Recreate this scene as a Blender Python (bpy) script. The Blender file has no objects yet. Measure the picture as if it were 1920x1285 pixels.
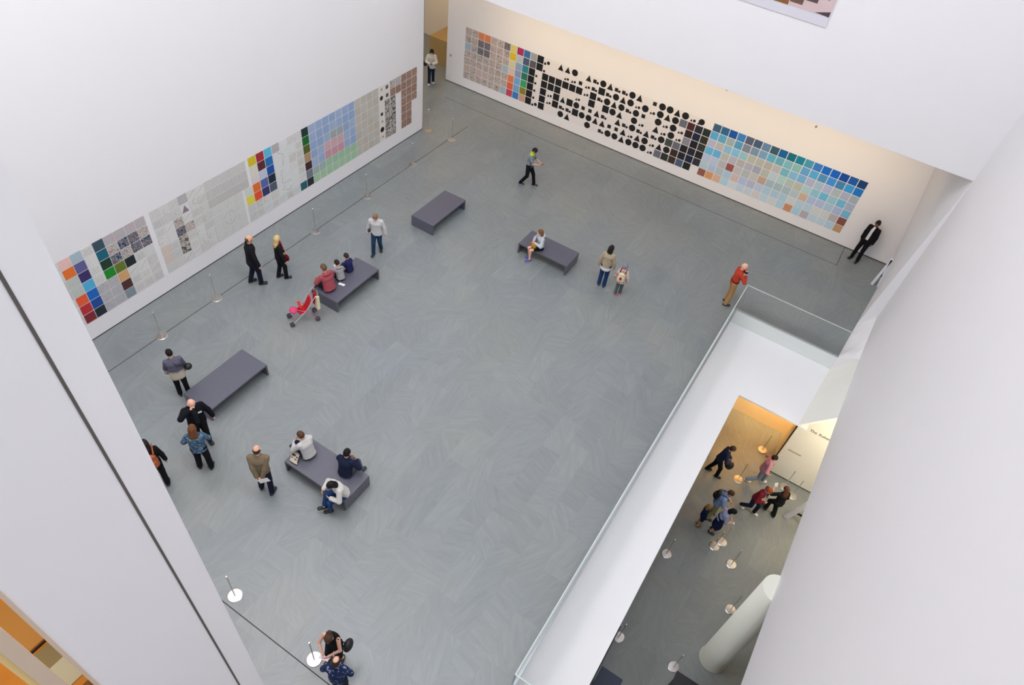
import bpy, math, random
import numpy as np
from mathutils import Vector, Matrix
random.seed(7)
rng = np.random.default_rng(5)
SC = bpy.context.scene
COL = SC.collection

# ------------------------------------------------------------------ camera
cam_d = bpy.data.cameras.new('camera')
cam_d.sensor_fit = 'HORIZONTAL'; cam_d.sensor_width = 36.0
cam_d.lens = 1287.9 / 1920 * 36.0
cam_d.clip_start = 0.05; cam_d.clip_end = 200
cam = bpy.data.objects.new('camera', cam_d); COL.objects.link(cam)
CAMROT = ((0.84169244, -0.45357454, 0.29295730), (0.52880371, 0.58272661, -0.61708697), (0.10918092, 0.67431434, 0.73032848))
cam.matrix_world = Matrix(((CAMROT[0][0], CAMROT[0][1], CAMROT[0][2], 15.76),
                           (CAMROT[1][0], CAMROT[1][1], CAMROT[1][2], 0.0),
                           (CAMROT[2][0], CAMROT[2][1], CAMROT[2][2], 15.5), (0, 0, 0, 1)))
SC.camera = cam

# ------------------------------------------------------------------ world, lights, exposure
SC.view_settings.view_transform = 'Standard'; SC.view_settings.look = 'None'
SC.view_settings.gamma = 1.0; SC.view_settings.use_curve_mapping = False
SC.view_settings.exposure = 0.39
w = bpy.data.worlds.new('world'); SC.world = w; w.use_nodes = True
w.node_tree.nodes['Background'].inputs[0].default_value = (0.89, 0.92, 1.0, 1)
w.node_tree.nodes['Background'].inputs[1].default_value = 0.48

def area(name, loc, size, energy, color, direction=(0, 0, -1), sizey=None, spread=math.pi):
    l = bpy.data.lights.new(name, 'AREA'); l.energy = energy; l.color = color
    l.shape = 'RECTANGLE'; l.size = size; l.size_y = sizey or size; l.spread = spread
    o = bpy.data.objects.new(name, l); COL.objects.link(o); o.location = loc
    o.rotation_euler = Vector(direction).to_track_quat('-Z', 'Y').to_euler()
    return o
area('skylight', (5.5, 5.6, 25.5), 8, 1500, (1.0, 0.955, 0.945), (-0.7, 0.0, -1), 7.5)
area('skylight', (16.0, 8.5, 25.5), 4.5, 1500, (0.88, 0.955, 1.0), (-1.0, 0.25, -1), 12)
area('gallery_wall_washer', (9.2, 21.75, 5.9), 17, 112, (1.0, 0.77, 0.48), (0, 1.2, -1), 0.3, math.radians(82))
area('gallery_wall_washer', (-3.0, 24.6, 7.2), 2.5, 130, (1.0, 0.72, 0.40), (0, 0.6, -1), 2.0)
area('lobby_downlight', (17.3, 18.5, -1.0), 1.7, 70, (1.0, 0.60, 0.24), (0, 1, -1.5), 0.3, math.radians(80))
area('lobby_downlight', (20.8, 15.0, -0.5), 2.4, 115, (1.0, 0.86, 0.62), (-0.25, 1.3, -0.45), 1.6)
area('gallery_lamp', (10.8, -1.6, 11.5), 1.6, 80, (1.0, 0.66, 0.30), (0, 0, -1), 1.6)

# ------------------------------------------------------------------ materials
def lin(c):
    if isinstance(c, str):
        c = [int(c.lstrip('#')[i:i+2], 16)/255 for i in (0, 2, 4)]
    return tuple(x/12.92 if x <= 0.04045 else ((x+0.055)/1.055)**2.4 for x in c)
MC = {}
def mat(name, color='#ffffff', rough=0.6, metal=0.0, noise=0.0, scale=20.0, bump=0.0, spec=0.5, gain=1.0, alpha=None, emit=None):
    if name in MC: return MC[name]
    m = bpy.data.materials.new(name); m.use_nodes = True
    nt = m.node_tree; b = nt.nodes['Principled BSDF']
    c = tuple(min(1, x*gain) for x in lin(color))
    b.inputs['Base Color'].default_value = (*c, 1)
    b.inputs['Roughness'].default_value = rough; b.inputs['Metallic'].default_value = metal
    b.inputs['Specular IOR Level'].default_value = spec
    tc = nt.nodes.new('ShaderNodeTexCoord')
    n = nt.nodes.new('ShaderNodeTexNoise'); n.inputs['Scale'].default_value = scale; n.inputs['Detail'].default_value = 4
    nt.links.new(tc.outputs['Object'], n.inputs['Vector'])
    if noise > 0:
        mx = nt.nodes.new('ShaderNodeMixRGB'); mx.inputs[1].default_value = (*[x*(1-noise) for x in c], 1)
        mx.inputs[2].default_value = (*[min(1, x*(1+noise)) for x in c], 1)
        nt.links.new(n.outputs['Fac'], mx.inputs[0]); nt.links.new(mx.outputs[0], b.inputs['Base Color'])
    if bump > 0:
        bp = nt.nodes.new('ShaderNodeBump'); bp.inputs['Strength'].default_value = bump; bp.inputs['Distance'].default_value = 0.02
        nt.links.new(n.outputs['Fac'], bp.inputs['Height']); nt.links.new(bp.outputs[0], b.inputs['Normal'])
    if emit: b.inputs['Emission Color'].default_value = (*c, 1); b.inputs['Emission Strength'].default_value = emit
    MC[name] = m; return m

def fabric(color, gain=0.9):
    return mat('fabric_%s' % color.lstrip('#'), color, 0.92, 0, 0.18, 45, 0.35, 0.2, gain)

class _O:
    def __init__(s, n): s.outputs = {'Object': n.outputs[0]}
def ramp_mat(name, stops, kind='noise', scale=8.0, rough=0.9, dist=2.0, detail=5.0, interp='LINEAR', shift=False):
    """procedural multi-colour material: noise, voronoi, wave or z-gradient through a colour ramp"""
    if name in MC: return MC[name]
    m = bpy.data.materials.new(name); m.use_nodes = True
    nt = m.node_tree; b = nt.nodes['Principled BSDF']; b.inputs['Roughness'].default_value = rough
    b.inputs['Specular IOR Level'].default_value = 0.25
    t0 = nt.nodes.new('ShaderNodeTexCoord'); r = nt.nodes.new('ShaderNodeValToRGB'); r.color_ramp.interpolation = interp
    oi = nt.nodes.new('ShaderNodeObjectInfo'); tc = nt.nodes.new('ShaderNodeVectorMath'); tc.operation = 'MULTIPLY_ADD'
    tc.inputs[1].default_value = (1, 1, 1) if shift else (0, 0, 0)
    nt.links.new(oi.outputs['Location'], tc.inputs[0]); nt.links.new(t0.outputs['Object'], tc.inputs[2]); tc = _O(tc)
    if kind == 'noise':
        n = nt.nodes.new('ShaderNodeTexNoise'); n.inputs['Scale'].default_value = scale; n.inputs['Detail'].default_value = detail
        n.inputs['Distortion'].default_value = dist
        nt.links.new(tc.outputs['Object'], n.inputs['Vector']); nt.links.new(n.outputs['Fac'], r.inputs[0])
    elif kind == 'wave':
        n = nt.nodes.new('ShaderNodeTexWave'); n.inputs['Scale'].default_value = scale; n.inputs['Distortion'].default_value = dist
        n.inputs['Detail'].default_value = 3
        nt.links.new(tc.outputs['Object'], n.inputs['Vector']); nt.links.new(n.outputs['Fac'], r.inputs[0])
    elif kind == 'voronoi':
        n = nt.nodes.new('ShaderNodeTexVoronoi'); n.inputs['Scale'].default_value = scale
        s = nt.nodes.new('ShaderNodeSeparateColor')
        nt.links.new(tc.outputs['Object'], n.inputs['Vector']); nt.links.new(n.outputs['Color'], s.inputs[0]); nt.links.new(s.outputs[0], r.inputs[0])
    elif kind == 'z':
        s = nt.nodes.new('ShaderNodeSeparateXYZ'); mr = nt.nodes.new('ShaderNodeMapRange')
        n = nt.nodes.new('ShaderNodeTexNoise'); n.inputs['Scale'].default_value = 14
        ad = nt.nodes.new('ShaderNodeMath'); ad.operation = 'MULTIPLY_ADD'; ad.inputs[1].default_value = dist
        mr.inputs['From Min'].default_value = 0; mr.inputs['From Max'].default_value = 1.8
        nt.links.new(tc.outputs['Object'], s.inputs[0]); nt.links.new(tc.outputs['Object'], n.inputs['Vector'])
        nt.links.new(n.outputs['Fac'], ad.inputs[0]); nt.links.new(s.outputs[2], ad.inputs[2])
        nt.links.new(ad.outputs[0], mr.inputs['Value']); nt.links.new(mr.outputs[0], r.inputs[0])
    els = r.color_ramp.elements
    while len(els) < len(stops): els.new(0.5)
    for e, (p, c) in zip(els, stops):
        e.position = p; e.color = (*[x*0.9 for x in lin(c)], 1)
    nt.links.new(r.outputs[0], b.inputs['Base Color'])
    MC[name] = m; return m

WALL = mat('white_wall_paint', (0.945, 0.936, 0.942), 0.62, 0, 0.012, 1.3, 0.02, 0.3)
WHITE = mat('white_satin_paint', (0.95, 0.95, 0.955), 0.4, 0, 0.01, 1.0)
CREAM = mat('lobby_wall_paint', (0.93, 0.925, 0.89), 0.6, 0, 0.02, 1.5)
GAP = mat('dark_joint_and_gap_shade', '#3a3634', 0.8, 0, 0.1, 5)  # dark floor joint; also the painted shade of the wall-foot gaps
STEEL = mat('brushed_steel', '#cfcac6', 0.28, 1.0, 0.05, 30)
BLACKM = mat('black_metal', '#1c1c1f', 0.45, 0.3, 0.05, 20)
SLABEDGE = mat('slab_edge_paint', '#e9edeb', 0.5, 0, 0.01, 2)

def slate():
    m = bpy.data.materials.new('slate_floor_tiles'); m.use_nodes = True; nt = m.node_tree; L = nt.links.new
    b = nt.nodes['Principled BSDF']; N = nt.nodes.new
    tc = N('ShaderNodeTexCoord'); mp = N('ShaderNodeMapping'); mp.inputs['Rotation'].default_value = (0, 0, math.pi/2)
    L(tc.outputs['Object'], mp.inputs[0])
    br = N('ShaderNodeTexBrick'); br.inputs['Scale'].default_value = 1.0
    br.inputs['Brick Width'].default_value = 1.22; br.inputs['Row Height'].default_value = 0.61
    br.inputs['Mortar Size'].default_value = 0.003; br.inputs['Mortar Smooth'].default_value = 0.3
    br.inputs['Color1'].default_value = (0, 0, 0, 1); br.inputs['Color2'].default_value = (1, 1, 1, 1)
    br.inputs['Mortar'].default_value = (0.3, 0.3, 0.3, 1); br.offset = 0.5
    L(mp.outputs[0], br.inputs['Vector'])
    # veins: stretched noise whose orientation changes tile by tile
    addv = N('ShaderNodeVectorMath'); addv.operation = 'MULTIPLY_ADD'
    L(br.outputs['Color'], addv.inputs[0]); addv.inputs[1].default_value = (37, 19, 11); L(tc.outputs['Object'], addv.inputs[2])
    rot = N('ShaderNodeVectorRotate'); rot.rotation_type = 'Z_AXIS'
    am = N('ShaderNodeMath'); am.operation = 'MULTIPLY'; am.inputs[1].default_value = 5.0
    L(br.outputs['Color'], am.inputs[0]); L(am.outputs[0], rot.inputs['Angle']); L(addv.outputs[0], rot.inputs['Vector'])
    st = N('ShaderNodeMapping'); st.inputs['Scale'].default_value = (0.9, 5.5, 1); L(rot.outputs[0], st.inputs[0])
    n1 = N('ShaderNodeTexNoise'); n1.inputs['Scale'].default_value = 1.6; n1.inputs['Detail'].default_value = 7; n1.inputs['Roughness'].default_value = 0.62
    n1.inputs['Distortion'].default_value = 0.9; L(st.outputs[0], n1.inputs['Vector'])
    n2 = N('ShaderNodeTexNoise'); n2.inputs['Scale'].default_value = 0.35; n2.inputs['Detail'].default_value = 3; L(tc.outputs['Object'], n2.inputs['Vector'])
    r1 = N('ShaderNodeValToRGB'); e = r1.color_ramp.elements
    e[0].position = 0.25; e[0].color = (0.195, 0.215, 0.218, 1); e[1].position = 0.8; e[1].color = (0.265, 0.287, 0.292, 1)
    L(n1.outputs['Fac'], r1.inputs[0])
    mx = N('ShaderNodeMixRGB'); mx.blend_type = 'MULTIPLY'; mx.inputs[0].default_value = 1
    r2 = N('ShaderNodeValToRGB'); e = r2.color_ramp.elements
    e[0].position = 0.0; e[0].color = (0.92, 0.925, 0.93, 1); e[1].position = 1.0; e[1].color = (1.04, 1.04, 1.03, 1)
    L(br.outputs['Color'], r2.inputs[0]); L(r1.outputs[0], mx.inputs[1]); L(r2.outputs[0], mx.inputs[2])
    mx2 = N('ShaderNodeMixRGB'); mx2.blend_type = 'MULTIPLY'; mx2.inputs[0].default_value = 1
    r3 = N('ShaderNodeValToRGB'); e = r3.color_ramp.elements
    e[0].position = 0.3; e[0].color = (0.93, 0.96, 1.0, 1); e[1].position = 0.7; e[1].color = (1.04, 1.01, 0.96, 1)
    L(n2.outputs['Fac'], r3.inputs[0]); L(mx.outputs[0], mx2.inputs[1]); L(r3.outputs[0], mx2.inputs[2])
    mm = N('ShaderNodeMixRGB'); L(br.outputs['Fac'], mm.inputs[0]); L(mx2.outputs[0], mm.inputs[1]); mm.inputs[2].default_value = (0.2, 0.21, 0.21, 1)
    L(mm.outputs[0], b.inputs['Base Color'])
    b.inputs['Roughness'].default_value = 0.4; b.inputs['Specular IOR Level'].default_value = 1.0
    bp = N('ShaderNodeBump'); bp.inputs['Strength'].default_value = 0.12; bp.inputs['Distance'].default_value = 0.01
    L(n1.outputs['Fac'], bp.inputs['Height']); L(bp.outputs[0], b.inputs['Normal'])
    return m
SLATE = slate()
WOOD = ramp_mat('oak_gallery_floor', [(0.0, '#a8702c'), (0.5, '#bd8438'), (1.0, '#cf9648')], 'noise', 3.0, 0.45, 0.4)

def glass():
    m = bpy.data.materials.new('clear_glass'); m.use_nodes = True; nt = m.node_tree
    b = nt.nodes['Principled BSDF']
    b.inputs['Base Color'].default_value = (0.965, 0.985, 0.98, 1); b.inputs['Roughness'].default_value = 0.0
    b.inputs['Transmission Weight'].default_value = 1.0; b.inputs['IOR'].default_value = 1.32
    return m
GLASS = glass()
GEDGE = mat('glass_edge', '#c9d8d2', 0.2, 0, 0.02, 10)

# ------------------------------------------------------------------ mesh helpers
class MB:
    def __init__(s): s.v = []; s.f = []; s.mi = []; s.cur = 0
    def quad(s, *p):
        n = len(s.v); s.v += [tuple(q) for q in p]; s.f.append(tuple(range(n, n+len(p)))); s.mi.append(s.cur)
    def box(s, a, b, M=None):
        x0, y0, z0 = a; x1, y1, z1 = b
        c = [(x0,y0,z0),(x1,y0,z0),(x1,y1,z0),(x0,y1,z0),(x0,y0,z1),(x1,y0,z1),(x1,y1,z1),(x0,y1,z1)]
        if M is not None: c = [tuple(M @ Vector(q)) for q in c]
        n = len(s.v); s.v += c
        for f in ((0,3,2,1),(4,5,6,7),(0,1,5,4),(1,2,6,5),(2,3,7,6),(3,0,4,7)):
            s.f.append(tuple(n+i for i in f)); s.mi.append(s.cur)
        return s
    def lathe(s, prof, n=24, c=(0,0,0)):
        base = len(s.v)
        for r, z in prof:
            for i in range(n):
                a = 2*math.pi*i/n; s.v.append((c[0]+r*math.cos(a), c[1]+r*math.sin(a), c[2]+z))
        for j in range(len(prof)-1):
            for i in range(n):
                k = (i+1) % n
                s.f.append((base+j*n+i, base+j*n+k, base+(j+1)*n+k, base+(j+1)*n+i)); s.mi.append(s.cur)
        s.f.append(tuple(base+i for i in range(n))[::-1]); s.mi.append(s.cur)
        s.f.append(tuple(base+(len(prof)-1)*n+i for i in range(n))); s.mi.append(s.cur)
        return s
    def tube(s, pts, rad, n=8):
        pts = [Vector(p) for p in pts]
        if not hasattr(rad, '__len__'): rad = [rad]*len(pts)
        base = len(s.v); ref = Vector((0, 0, 1))
        for i, p in enumerate(pts):
            t = (pts[min(i+1, len(pts)-1)] - pts[max(i-1, 0)]).normalized()
            if abs(t.dot(ref)) > 0.95: u = t.cross(Vector((1, 0, 0)))
            else: u = t.cross(ref)
            u.normalize(); v = t.cross(u)
            for k in range(n):
                a = 2*math.pi*k/n; q = p + (u*math.cos(a) + v*math.sin(a))*rad[i]; s.v.append(tuple(q))
        for j in range(len(pts)-1):
            for i in range(n):
                k = (i+1) % n
                s.f.append((base+j*n+i, base+(j+1)*n+i, base+(j+1)*n+k, base+j*n+k)); s.mi.append(s.cur)
        s.f.append(tuple(base+i for i in range(n))); s.mi.append(s.cur)
        s.f.append(tuple(base+(len(pts)-1)*n+i for i in range(n))[::-1]); s.mi.append(s.cur)
        return s
    def mesh(s, name, mats):
        me = bpy.data.meshes.new(name); me.from_pydata(s.v, [], s.f)
        for m in (mats if isinstance(mats, (list, tuple)) else [mats]): me.materials.append(m)
        me.polygons.foreach_set('material_index', s.mi); me.update()
        return me
    def build(s, name, mats, parent=None, smooth=False, bevel=0.0, loc=None):
        me = s.mesh(name, mats); o = bpy.data.objects.new(name, me); COL.objects.link(o)
        if parent is not None: o.parent = parent
        if loc is not None: o.location = loc
        if smooth: me.shade_smooth()
        if bevel:
            b = o.modifiers.new('bevel', 'BEVEL'); b.width = bevel; b.segments = 2; b.limit_method = 'ANGLE'
        return o
def tag(o, label, cat, group=None):
    o['label'] = label; o['category'] = cat
    if group: o['group'] = group
    return o
def struct(o): o['kind'] = 'structure'; return o
def empty(name, loc=(0,0,0), rz=0):
    o = bpy.data.objects.new(name, None); COL.objects.link(o); o.location = loc; o.rotation_euler = (0, 0, rz); o.empty_display_size = 0.2
    return o
def sbox(name, a, b, m): return struct(MB().box(a, b).build(name, m))

# ------------------------------------------------------------------ the building
XR = 18.92; HX = 14.80; HY0 = 4.6; HY1 = 19.17
fl = MB()
for a, b in (((-8, -3, -0.6), (HX, HY0, 0)), ((-8, HY0, -0.6), (HX, HY1, 0)), ((-8, HY1, -0.6), (19.4, 31, 0)), ((HX, -3, -0.6), (19.4, HY0, 0))):
    fl.box(a, b)
struct(fl.build('floor', SLATE))
# thin dark joint that runs round the atrium floor
j = MB()
j.box((1.29, 2.62, 0.0), (1.31, 22.6, 0.003)); j.box((1.29, 2.62, 0), (12.0, 2.64, 0.003))
j.box((-0.9, 23.97, 0), (17.15, 23.985, 0.003)); j.box((17.13, 23.97, 0), (17.15, 25.3, 0.003))
struct(j.build('trim_1', GAP))
sbox('wall_left', (-0.35, 1.375, 0), (0, 21.13, 26), WALL)
sbox('wall_back', (-1.83, 25.33, 0), (19.6, 25.75, 6.4), WALL)
sbox('wall_upper_back', (0, 21.13, 6.0), (XR+0.4, 25.75, 26), WALL)
sbox('wall_upper_passage', (-8, 21.5, 7.5), (0, 32, 8.0), WALL)
sbox('wall_right', (XR, -3, 0.25), (XR+0.4, 21.13, 26), WALL)
sbox('wall_front', (-0.35, 0.06, -0.6), (12.0, 1.375, 26), WALL)
sbox('trim_2', (11.99, 1.082, 0), (12.006, 1.104, 26), mat('joint_gasket', '#5d5754', 0.7))
b = MB(); b.box((0, 1.375, 0), (0.004, 21.13, 0.03)); struct(b.build('gap_shade_left', GAP))  # dark strip: shade of the wall-foot gap put into its colour
b = MB(); b.box((-1.83, 25.326, 0), (18.86, 25.33, 0.03)); struct(b.build('gap_shade_back', GAP))  # same gap along the back wall, its shade painted dark
# right recess wall: follows the floor edge at a slight angle and leans in towards its far top
wr = MB()
def grid(a0, a1, b0, b1, nu, nv):
    f = lambda p, q, t: [p[i]+(q[i]-p[i])*t for i in range(3)]
    base = len(wr.v)
    for k in range(nv+1):
        for i in range(nu+1): wr.v.append(tuple(f(f(a0, a1, i/nu), f(b0, b1, i/nu), k/nv)))
    for k in range(nv):
        for i in range(nu):
            wr.f.append((base+k*(nu+1)+i, base+(k+1)*(nu+1)+i, base+(k+1)*(nu+1)+i+1, base+k*(nu+1)+i+1)); wr.mi.append(0)
grid((18.12, 16.14, -0.6), (18.36, 19.17, -0.6), (18.93, 16.3, 0.26), (18.93, 19.17, 0.30), 4, 2)
wr.mi = [1]*len(wr.mi)  # cream here paints in the warm lobby light falling on these panels
grid((18.36, 19.17, 0.005), (18.52, 21.13, 0.005), (18.93, 19.17, 0.31), (18.93, 21.13, 0.62), 4, 2)
wr.quad((18.36, 19.17, -0.6), (18.36, 19.17, 0.005), (18.93, 19.17, 0.31))
wr.quad((18.52, 21.13, 0), (18.93, 21.13, 0.5), (18.93, 21.13, 6.05)); wr.mi[-1] = 0
grid((18.52, 21.13, 0), (18.87, 25.34, 0), (18.92, 21.13, 6.05), (18.04, 25.34, 6.05), 8, 8)
ow = struct(wr.build('wall_right_recess', [WALL, CREAM], smooth=False))
sm = ow.modifiers.new('thick', 'SOLIDIFY'); sm.thickness = 0.06; sm.offset = -1
# passage at the far left corner
sbox('wall_passage_back', (-8, 28.6, 0), (0, 28.9, 7.5), mat('passage_paint', (0.93, 0.88, 0.80), 0.6, 0, 0.02, 1.5))
sbox('wall_passage_left', (-8, 21.5, 0), (-7.8, 28.6, 7.5), WALL)
o = MB().box((-3.5, 26.3, 0), (-1.84, 28.59, 1.25)).build('stair_parapet', mat('tan_stone', '#a98a55', 0.6, 0, 0.08, 3), bevel=0.01)
struct(o); o.name = 'wall_passage_parapet'
sbox('trim_3', (-0.40, 21.14, 0), (-0.02, 21.18, 7.5), mat('dark_door_frame', '#4a4038', 0.6, 0, 0.1, 5))
o = MB().lathe([(0.02, -0.35), (0.24, -0.3), (0.3, 0.0), (0.24, 0.55), (0.1, 0.62)], 20).build('pendant_lamp', BLACKM, smooth=True, loc=(-3.1, 27.2, 5.35))
tag(o, 'black pendant hanging in the passage beyond the back wall, cut by the top edge', 'lamp')
MB().tube([(0, 0, 0.6), (0, 0, 2.15)], 0.012).build('cord', BLACKM, o)

# stairwell opening: white ledge below the floor edge, grey fascia, glass balustrade
lg = MB(); lg.box((HX, HY0, -0.66), (16.19, 16.14, -0.6)); lg.box((HX, 16.14, -0.66), (18.4, HY1, -0.6))
struct(lg.build('ceiling_lobby_ledge', WHITE))
fa = MB(); fa.box((HX, HY1-0.02, -0.6), (18.42, HY1, -0.03)); fa.box((HX, HY0, -0.6), (HX+0.02, HY1-0.02, -0.03))
struct(fa.build('trim_4', SLABEDGE))
sh = MB(); sh.box((HX-0.02, HY0, -0.03), (HX+0.05, HY1+0.04, 0.012)); sh.box((HX+0.05, HY1-0.03, -0.03), (18.40, HY1+0.04, 0.012))
struct(sh.build('trim_5', mat('balustrade_shoe', '#b9bec2', 0.35, 0.6, 0.03, 10)))
bal = empty('glass_balustrade', (HX, HY0, 0))
ys = [0.03, 3.1, 6.2, 9.3, 12.4, HY1-HY0-0.0]
for a, c in zip(ys[:-1], ys[1:]):
    MB().box((0.005, a+0.005, 0.0), (0.022, c-0.005, 1.09)).build('glass_panel', GLASS, bal)
MB().box((0.03, HY1-HY0-0.002, 0.0), (1.8, HY1-HY0+0.015, 1.09)).build('glass_panel', GLASS, bal)
MB().box((1.81, HY1-HY0-0.002, 0.0), (18.355-HX, HY1-HY0+0.015, 1.09)).build('glass_panel', GLASS, bal)
MB().box((0.03, 0.0, 0.0), (3.9, 0.017, 1.09)).build('glass_panel', GLASS, bal)
r = MB(); r.box((0.0, 0, 1.09), (0.027, HY1-HY0+0.018, 1.105)); r.box((0.027, HY1-HY0-0.006, 1.09), (18.355-HX, HY1-HY0+0.018, 1.105)); r.box((0.027, -0.004, 1.09), (3.9, 0.02, 1.105))
r.build('top_rail', GEDGE, bal)
tag(bal, 'clear glass balustrade with thin pale top rail round the stair opening in the slate floor', 'balustrade')

# lobby one level down
LZ = -4.6
struct(MB().box((8, -3, LZ-0.3), (26, 20, LZ)).build('floor_lobby', SLATE))
sbox('wall_lobby_alcove', (8, 19.36, LZ), (18.6, 19.6, -0.86), mat('alcove_paint', (0.95, 0.88, 0.74), 0.6, 0, 0.01, 1.5))
sbox('wall_lobby_return', (18.33, 17.62, LZ), (18.6, 19.36, -0.86), mat('alcove_paint'))
wl = MB()
for y in (17.4, 17.62):
    wl.quad((18.33, y, LZ), (26, y, LZ), (26, y, 0.3), (18.95, y, 0.26), (18.38, y, -0.52), (18.33, y, -0.66))
wl.quad((18.33, 17.4, LZ), (18.33, 17.62, LZ), (18.33, 17.62, -0.66), (18.33, 17.4, -0.66))
struct(wl.build('wall_lobby', CREAM))
sbox('wall_lobby_far_right', (25.8, -3, LZ), (26, 17.4, 0.3), CREAM)
sbox('wall_lobby_far_left', (8, -3, LZ), (8.2, 19.36, -0.6), CREAM)
sbox('ceiling_lobby_right', (XR+0.4, -3, 0.3), (26, 17.6, 0.5), WALL)
b = MB(); b.box((18.33, 17.394, LZ), (25.8, 17.4, LZ+0.04)); struct(b.build('baseboard_lobby', GAP))
sbox('trim_6', (18.30, 17.5, LZ), (18.33, 17.62, -0.86), mat('dark_door_frame'))
# wall lettering in the lobby
def text(body, size, loc, rot, m, name, parent=None):
    c = bpy.data.curves.new(name, 'FONT'); c.body = body; c.size = size; c.extrude = 0.004; c.materials.append(m)
    o = bpy.data.objects.new(name, c); COL.objects.link(o); o.location = loc; o.rotation_euler = rot
    dg = bpy.context.evaluated_depsgraph_get(); me = bpy.data.meshes.new_from_object(o.evaluated_get(dg))
    bpy.data.objects.remove(o); o = bpy.data.objects.new(name, me); COL.objects.link(o); o.location = loc; o.rotation_euler = rot
    if parent: o.parent = parent
    return o
LT = empty('wall_lettering', (18.695, 17.394, -1.867))
for wd_, dx_ in (('The', 0.0), ('Robert', 0.30)): text(wd_, 0.15, (dx_, 0, 0), (math.pi/2, 0, 0), mat('grey_vinyl', '#6f6a60', 0.6), 'word', LT)
tag(LT, 'small dark grey lettering on the cream lobby wall beneath the ledge', 'lettering')
o = MB().box((-0.22, -0.012, -0.03), (0.22, 0, 0.03)).build('wall_label', mat('grey_label', '#b5b1a2', 0.6), loc=(18.726, 17.394, -3.118))
tag(o, 'faint grey strip label on the cream lobby wall behind the pink shirt', 'label')

# round column rising through the lobby
o = MB().lathe([(0.40, 0), (0.40, 0.02), (0.375, 0.03), (0.375, 4.88)], 48).build('column', mat('column_plaster', '#e6e6da', 0.55, 0, 0.02, 2), smooth=False, loc=(18.98, 10.02, LZ))
for p in o.data.polygons: p.use_smooth = len(p.vertices) == 4
tag(o, 'thick round off-white column standing on the lobby floor beside the right wall', 'column')

# lower left: gallery seen through the slots in the front wall
BEIGE = mat('beige_window_frame', '#d8c2ac', 0.5, 0, 0.03, 4)
f = MB(); f.box((11.9, -0.21, 0), (12.03, -0.095, 26)); struct(f.build('window_1', BEIGE))
f = MB(); f.box((11.93, 0.03, 0), (12.012, 0.062, 26)); struct(f.build('trim_7', BEIGE))
f = MB(); f.box((11.86, -0.26, 0), (11.98, -0.213, 26)); struct(f.build('window_2', mat('lamplit_edge_yellow', '#ffe09a', 0.4, 0, 0.05, 6)))  # light of the lamp behind is put into this yellow colour
sbox('floor_gallery', (4, -5, 7.7), (11.84, 0.05, 8.0), WOOD)
sbox('wall_gallery', (4, -5, 8.0), (4.2, 0.05, 12), mat('gallery_ochre', '#b57a2c', 0.6, 0, 0.06, 2))
sbox('ceiling_gallery', (4, -5, 12.0), (11.84, 0.05, 12.3), WALL)
sbox('trim_8', (11.47, -0.135, 8.0), (11.76, 0.05, 8.01), mat('grey_stone_inlay', '#a9b5b2', 0.5, 0, 0.05, 4))
sbox('trim_9', (11.24, -0.135, 8.0), (11.47, 0.05, 8.01), mat('olive_stone_inlay', '#77745a', 0.5, 0, 0.05, 4))
sbox('trim_10', (11.195, -0.135, 8.0), (11.21, 0.05, 8.03), BLACKM)
sbox('trim_11', (10.55, -0.16, 8.0), (11.17, 0.05, 8.008), mat('tan_floor_inlay', '#a67f42', 0.5, 0, 0.06, 4))

# ------------------------------------------------------------------ plates on the two gallery walls
PLATE_C = {}
def plate_mat():
    m = bpy.data.materials.new('enamel_plate'); m.use_nodes = True; nt = m.node_tree; b = nt.nodes['Principled BSDF']
    a = nt.nodes.new('ShaderNodeVertexColor'); a.layer_name = 'paint'
    tc = nt.nodes.new('ShaderNodeTexCoord'); n = nt.nodes.new('ShaderNodeTexNoise'); n.inputs['Scale'].default_value = 25; n.inputs['Detail'].default_value = 4
    hs = nt.nodes.new('ShaderNodeMixRGB'); hs.blend_type = 'MULTIPLY'; hs.inputs[0].default_value = 1
    r = nt.nodes.new('ShaderNodeValToRGB'); r.color_ramp.elements[0].color = (0.78, 0.78, 0.78, 1); r.color_ramp.elements[1].color = (1.15, 1.15, 1.15, 1)
    nt.links.new(tc.outputs['Object'], n.inputs['Vector']); nt.links.new(n.outputs['Fac'], r.inputs[0])
    nt.links.new(a.outputs[0], hs.inputs[1]); nt.links.new(r.outputs[0], hs.inputs[2]); nt.links.new(hs.outputs[0], b.inputs['Base Color'])
    b.inputs['Roughness'].default_value = 0.45
    return m
PM = plate_mat()
MULTI = ramp_mat('multicolour_brushwork', [(0.0, '#2a2a34'), (0.38, '#5f6a86'), (0.44, '#f4ece0'), (0.49, '#e88a60'), (0.53, '#f6eee2'), (0.57, '#5c9cc4'), (0.61, '#f0e8da'), (0.66, '#3e8a5c')], 'noise', 13, 0.6, 2.0, 1.5, shift=True)
SWIRL = ramp_mat('swirling_brushwork', [(0.0, '#20303a'), (0.2, '#3d7d9e'), (0.4, '#d9cfc6'), (0.55, '#d0824e'), (0.7, '#5a4a70'), (0.85, '#7fa5b8'), (1.0, '#7a3a30')], 'wave', 5, 0.6, 14.0, shift=True)
REDB = ramp_mat('red_brown_brushwork', [(0.0, '#5a3a34'), (0.40, '#8a6458'), (0.46, '#d8b8a4'), (0.51, '#7a9080'), (0.56, '#d08a74'), (0.62, '#8a5a4a')], 'noise', 15, 0.6, 1.5, 1.5, shift=True)
SPECK = ramp_mat('fine_grey_marks', [(0.0, '#8a868c'), (0.42, '#a8a6a8'), (0.5, '#cfcdd0'), (1.0, '#dad8da')], 'noise', 26, 0.6, 3.0, 3, shift=True)
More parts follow.
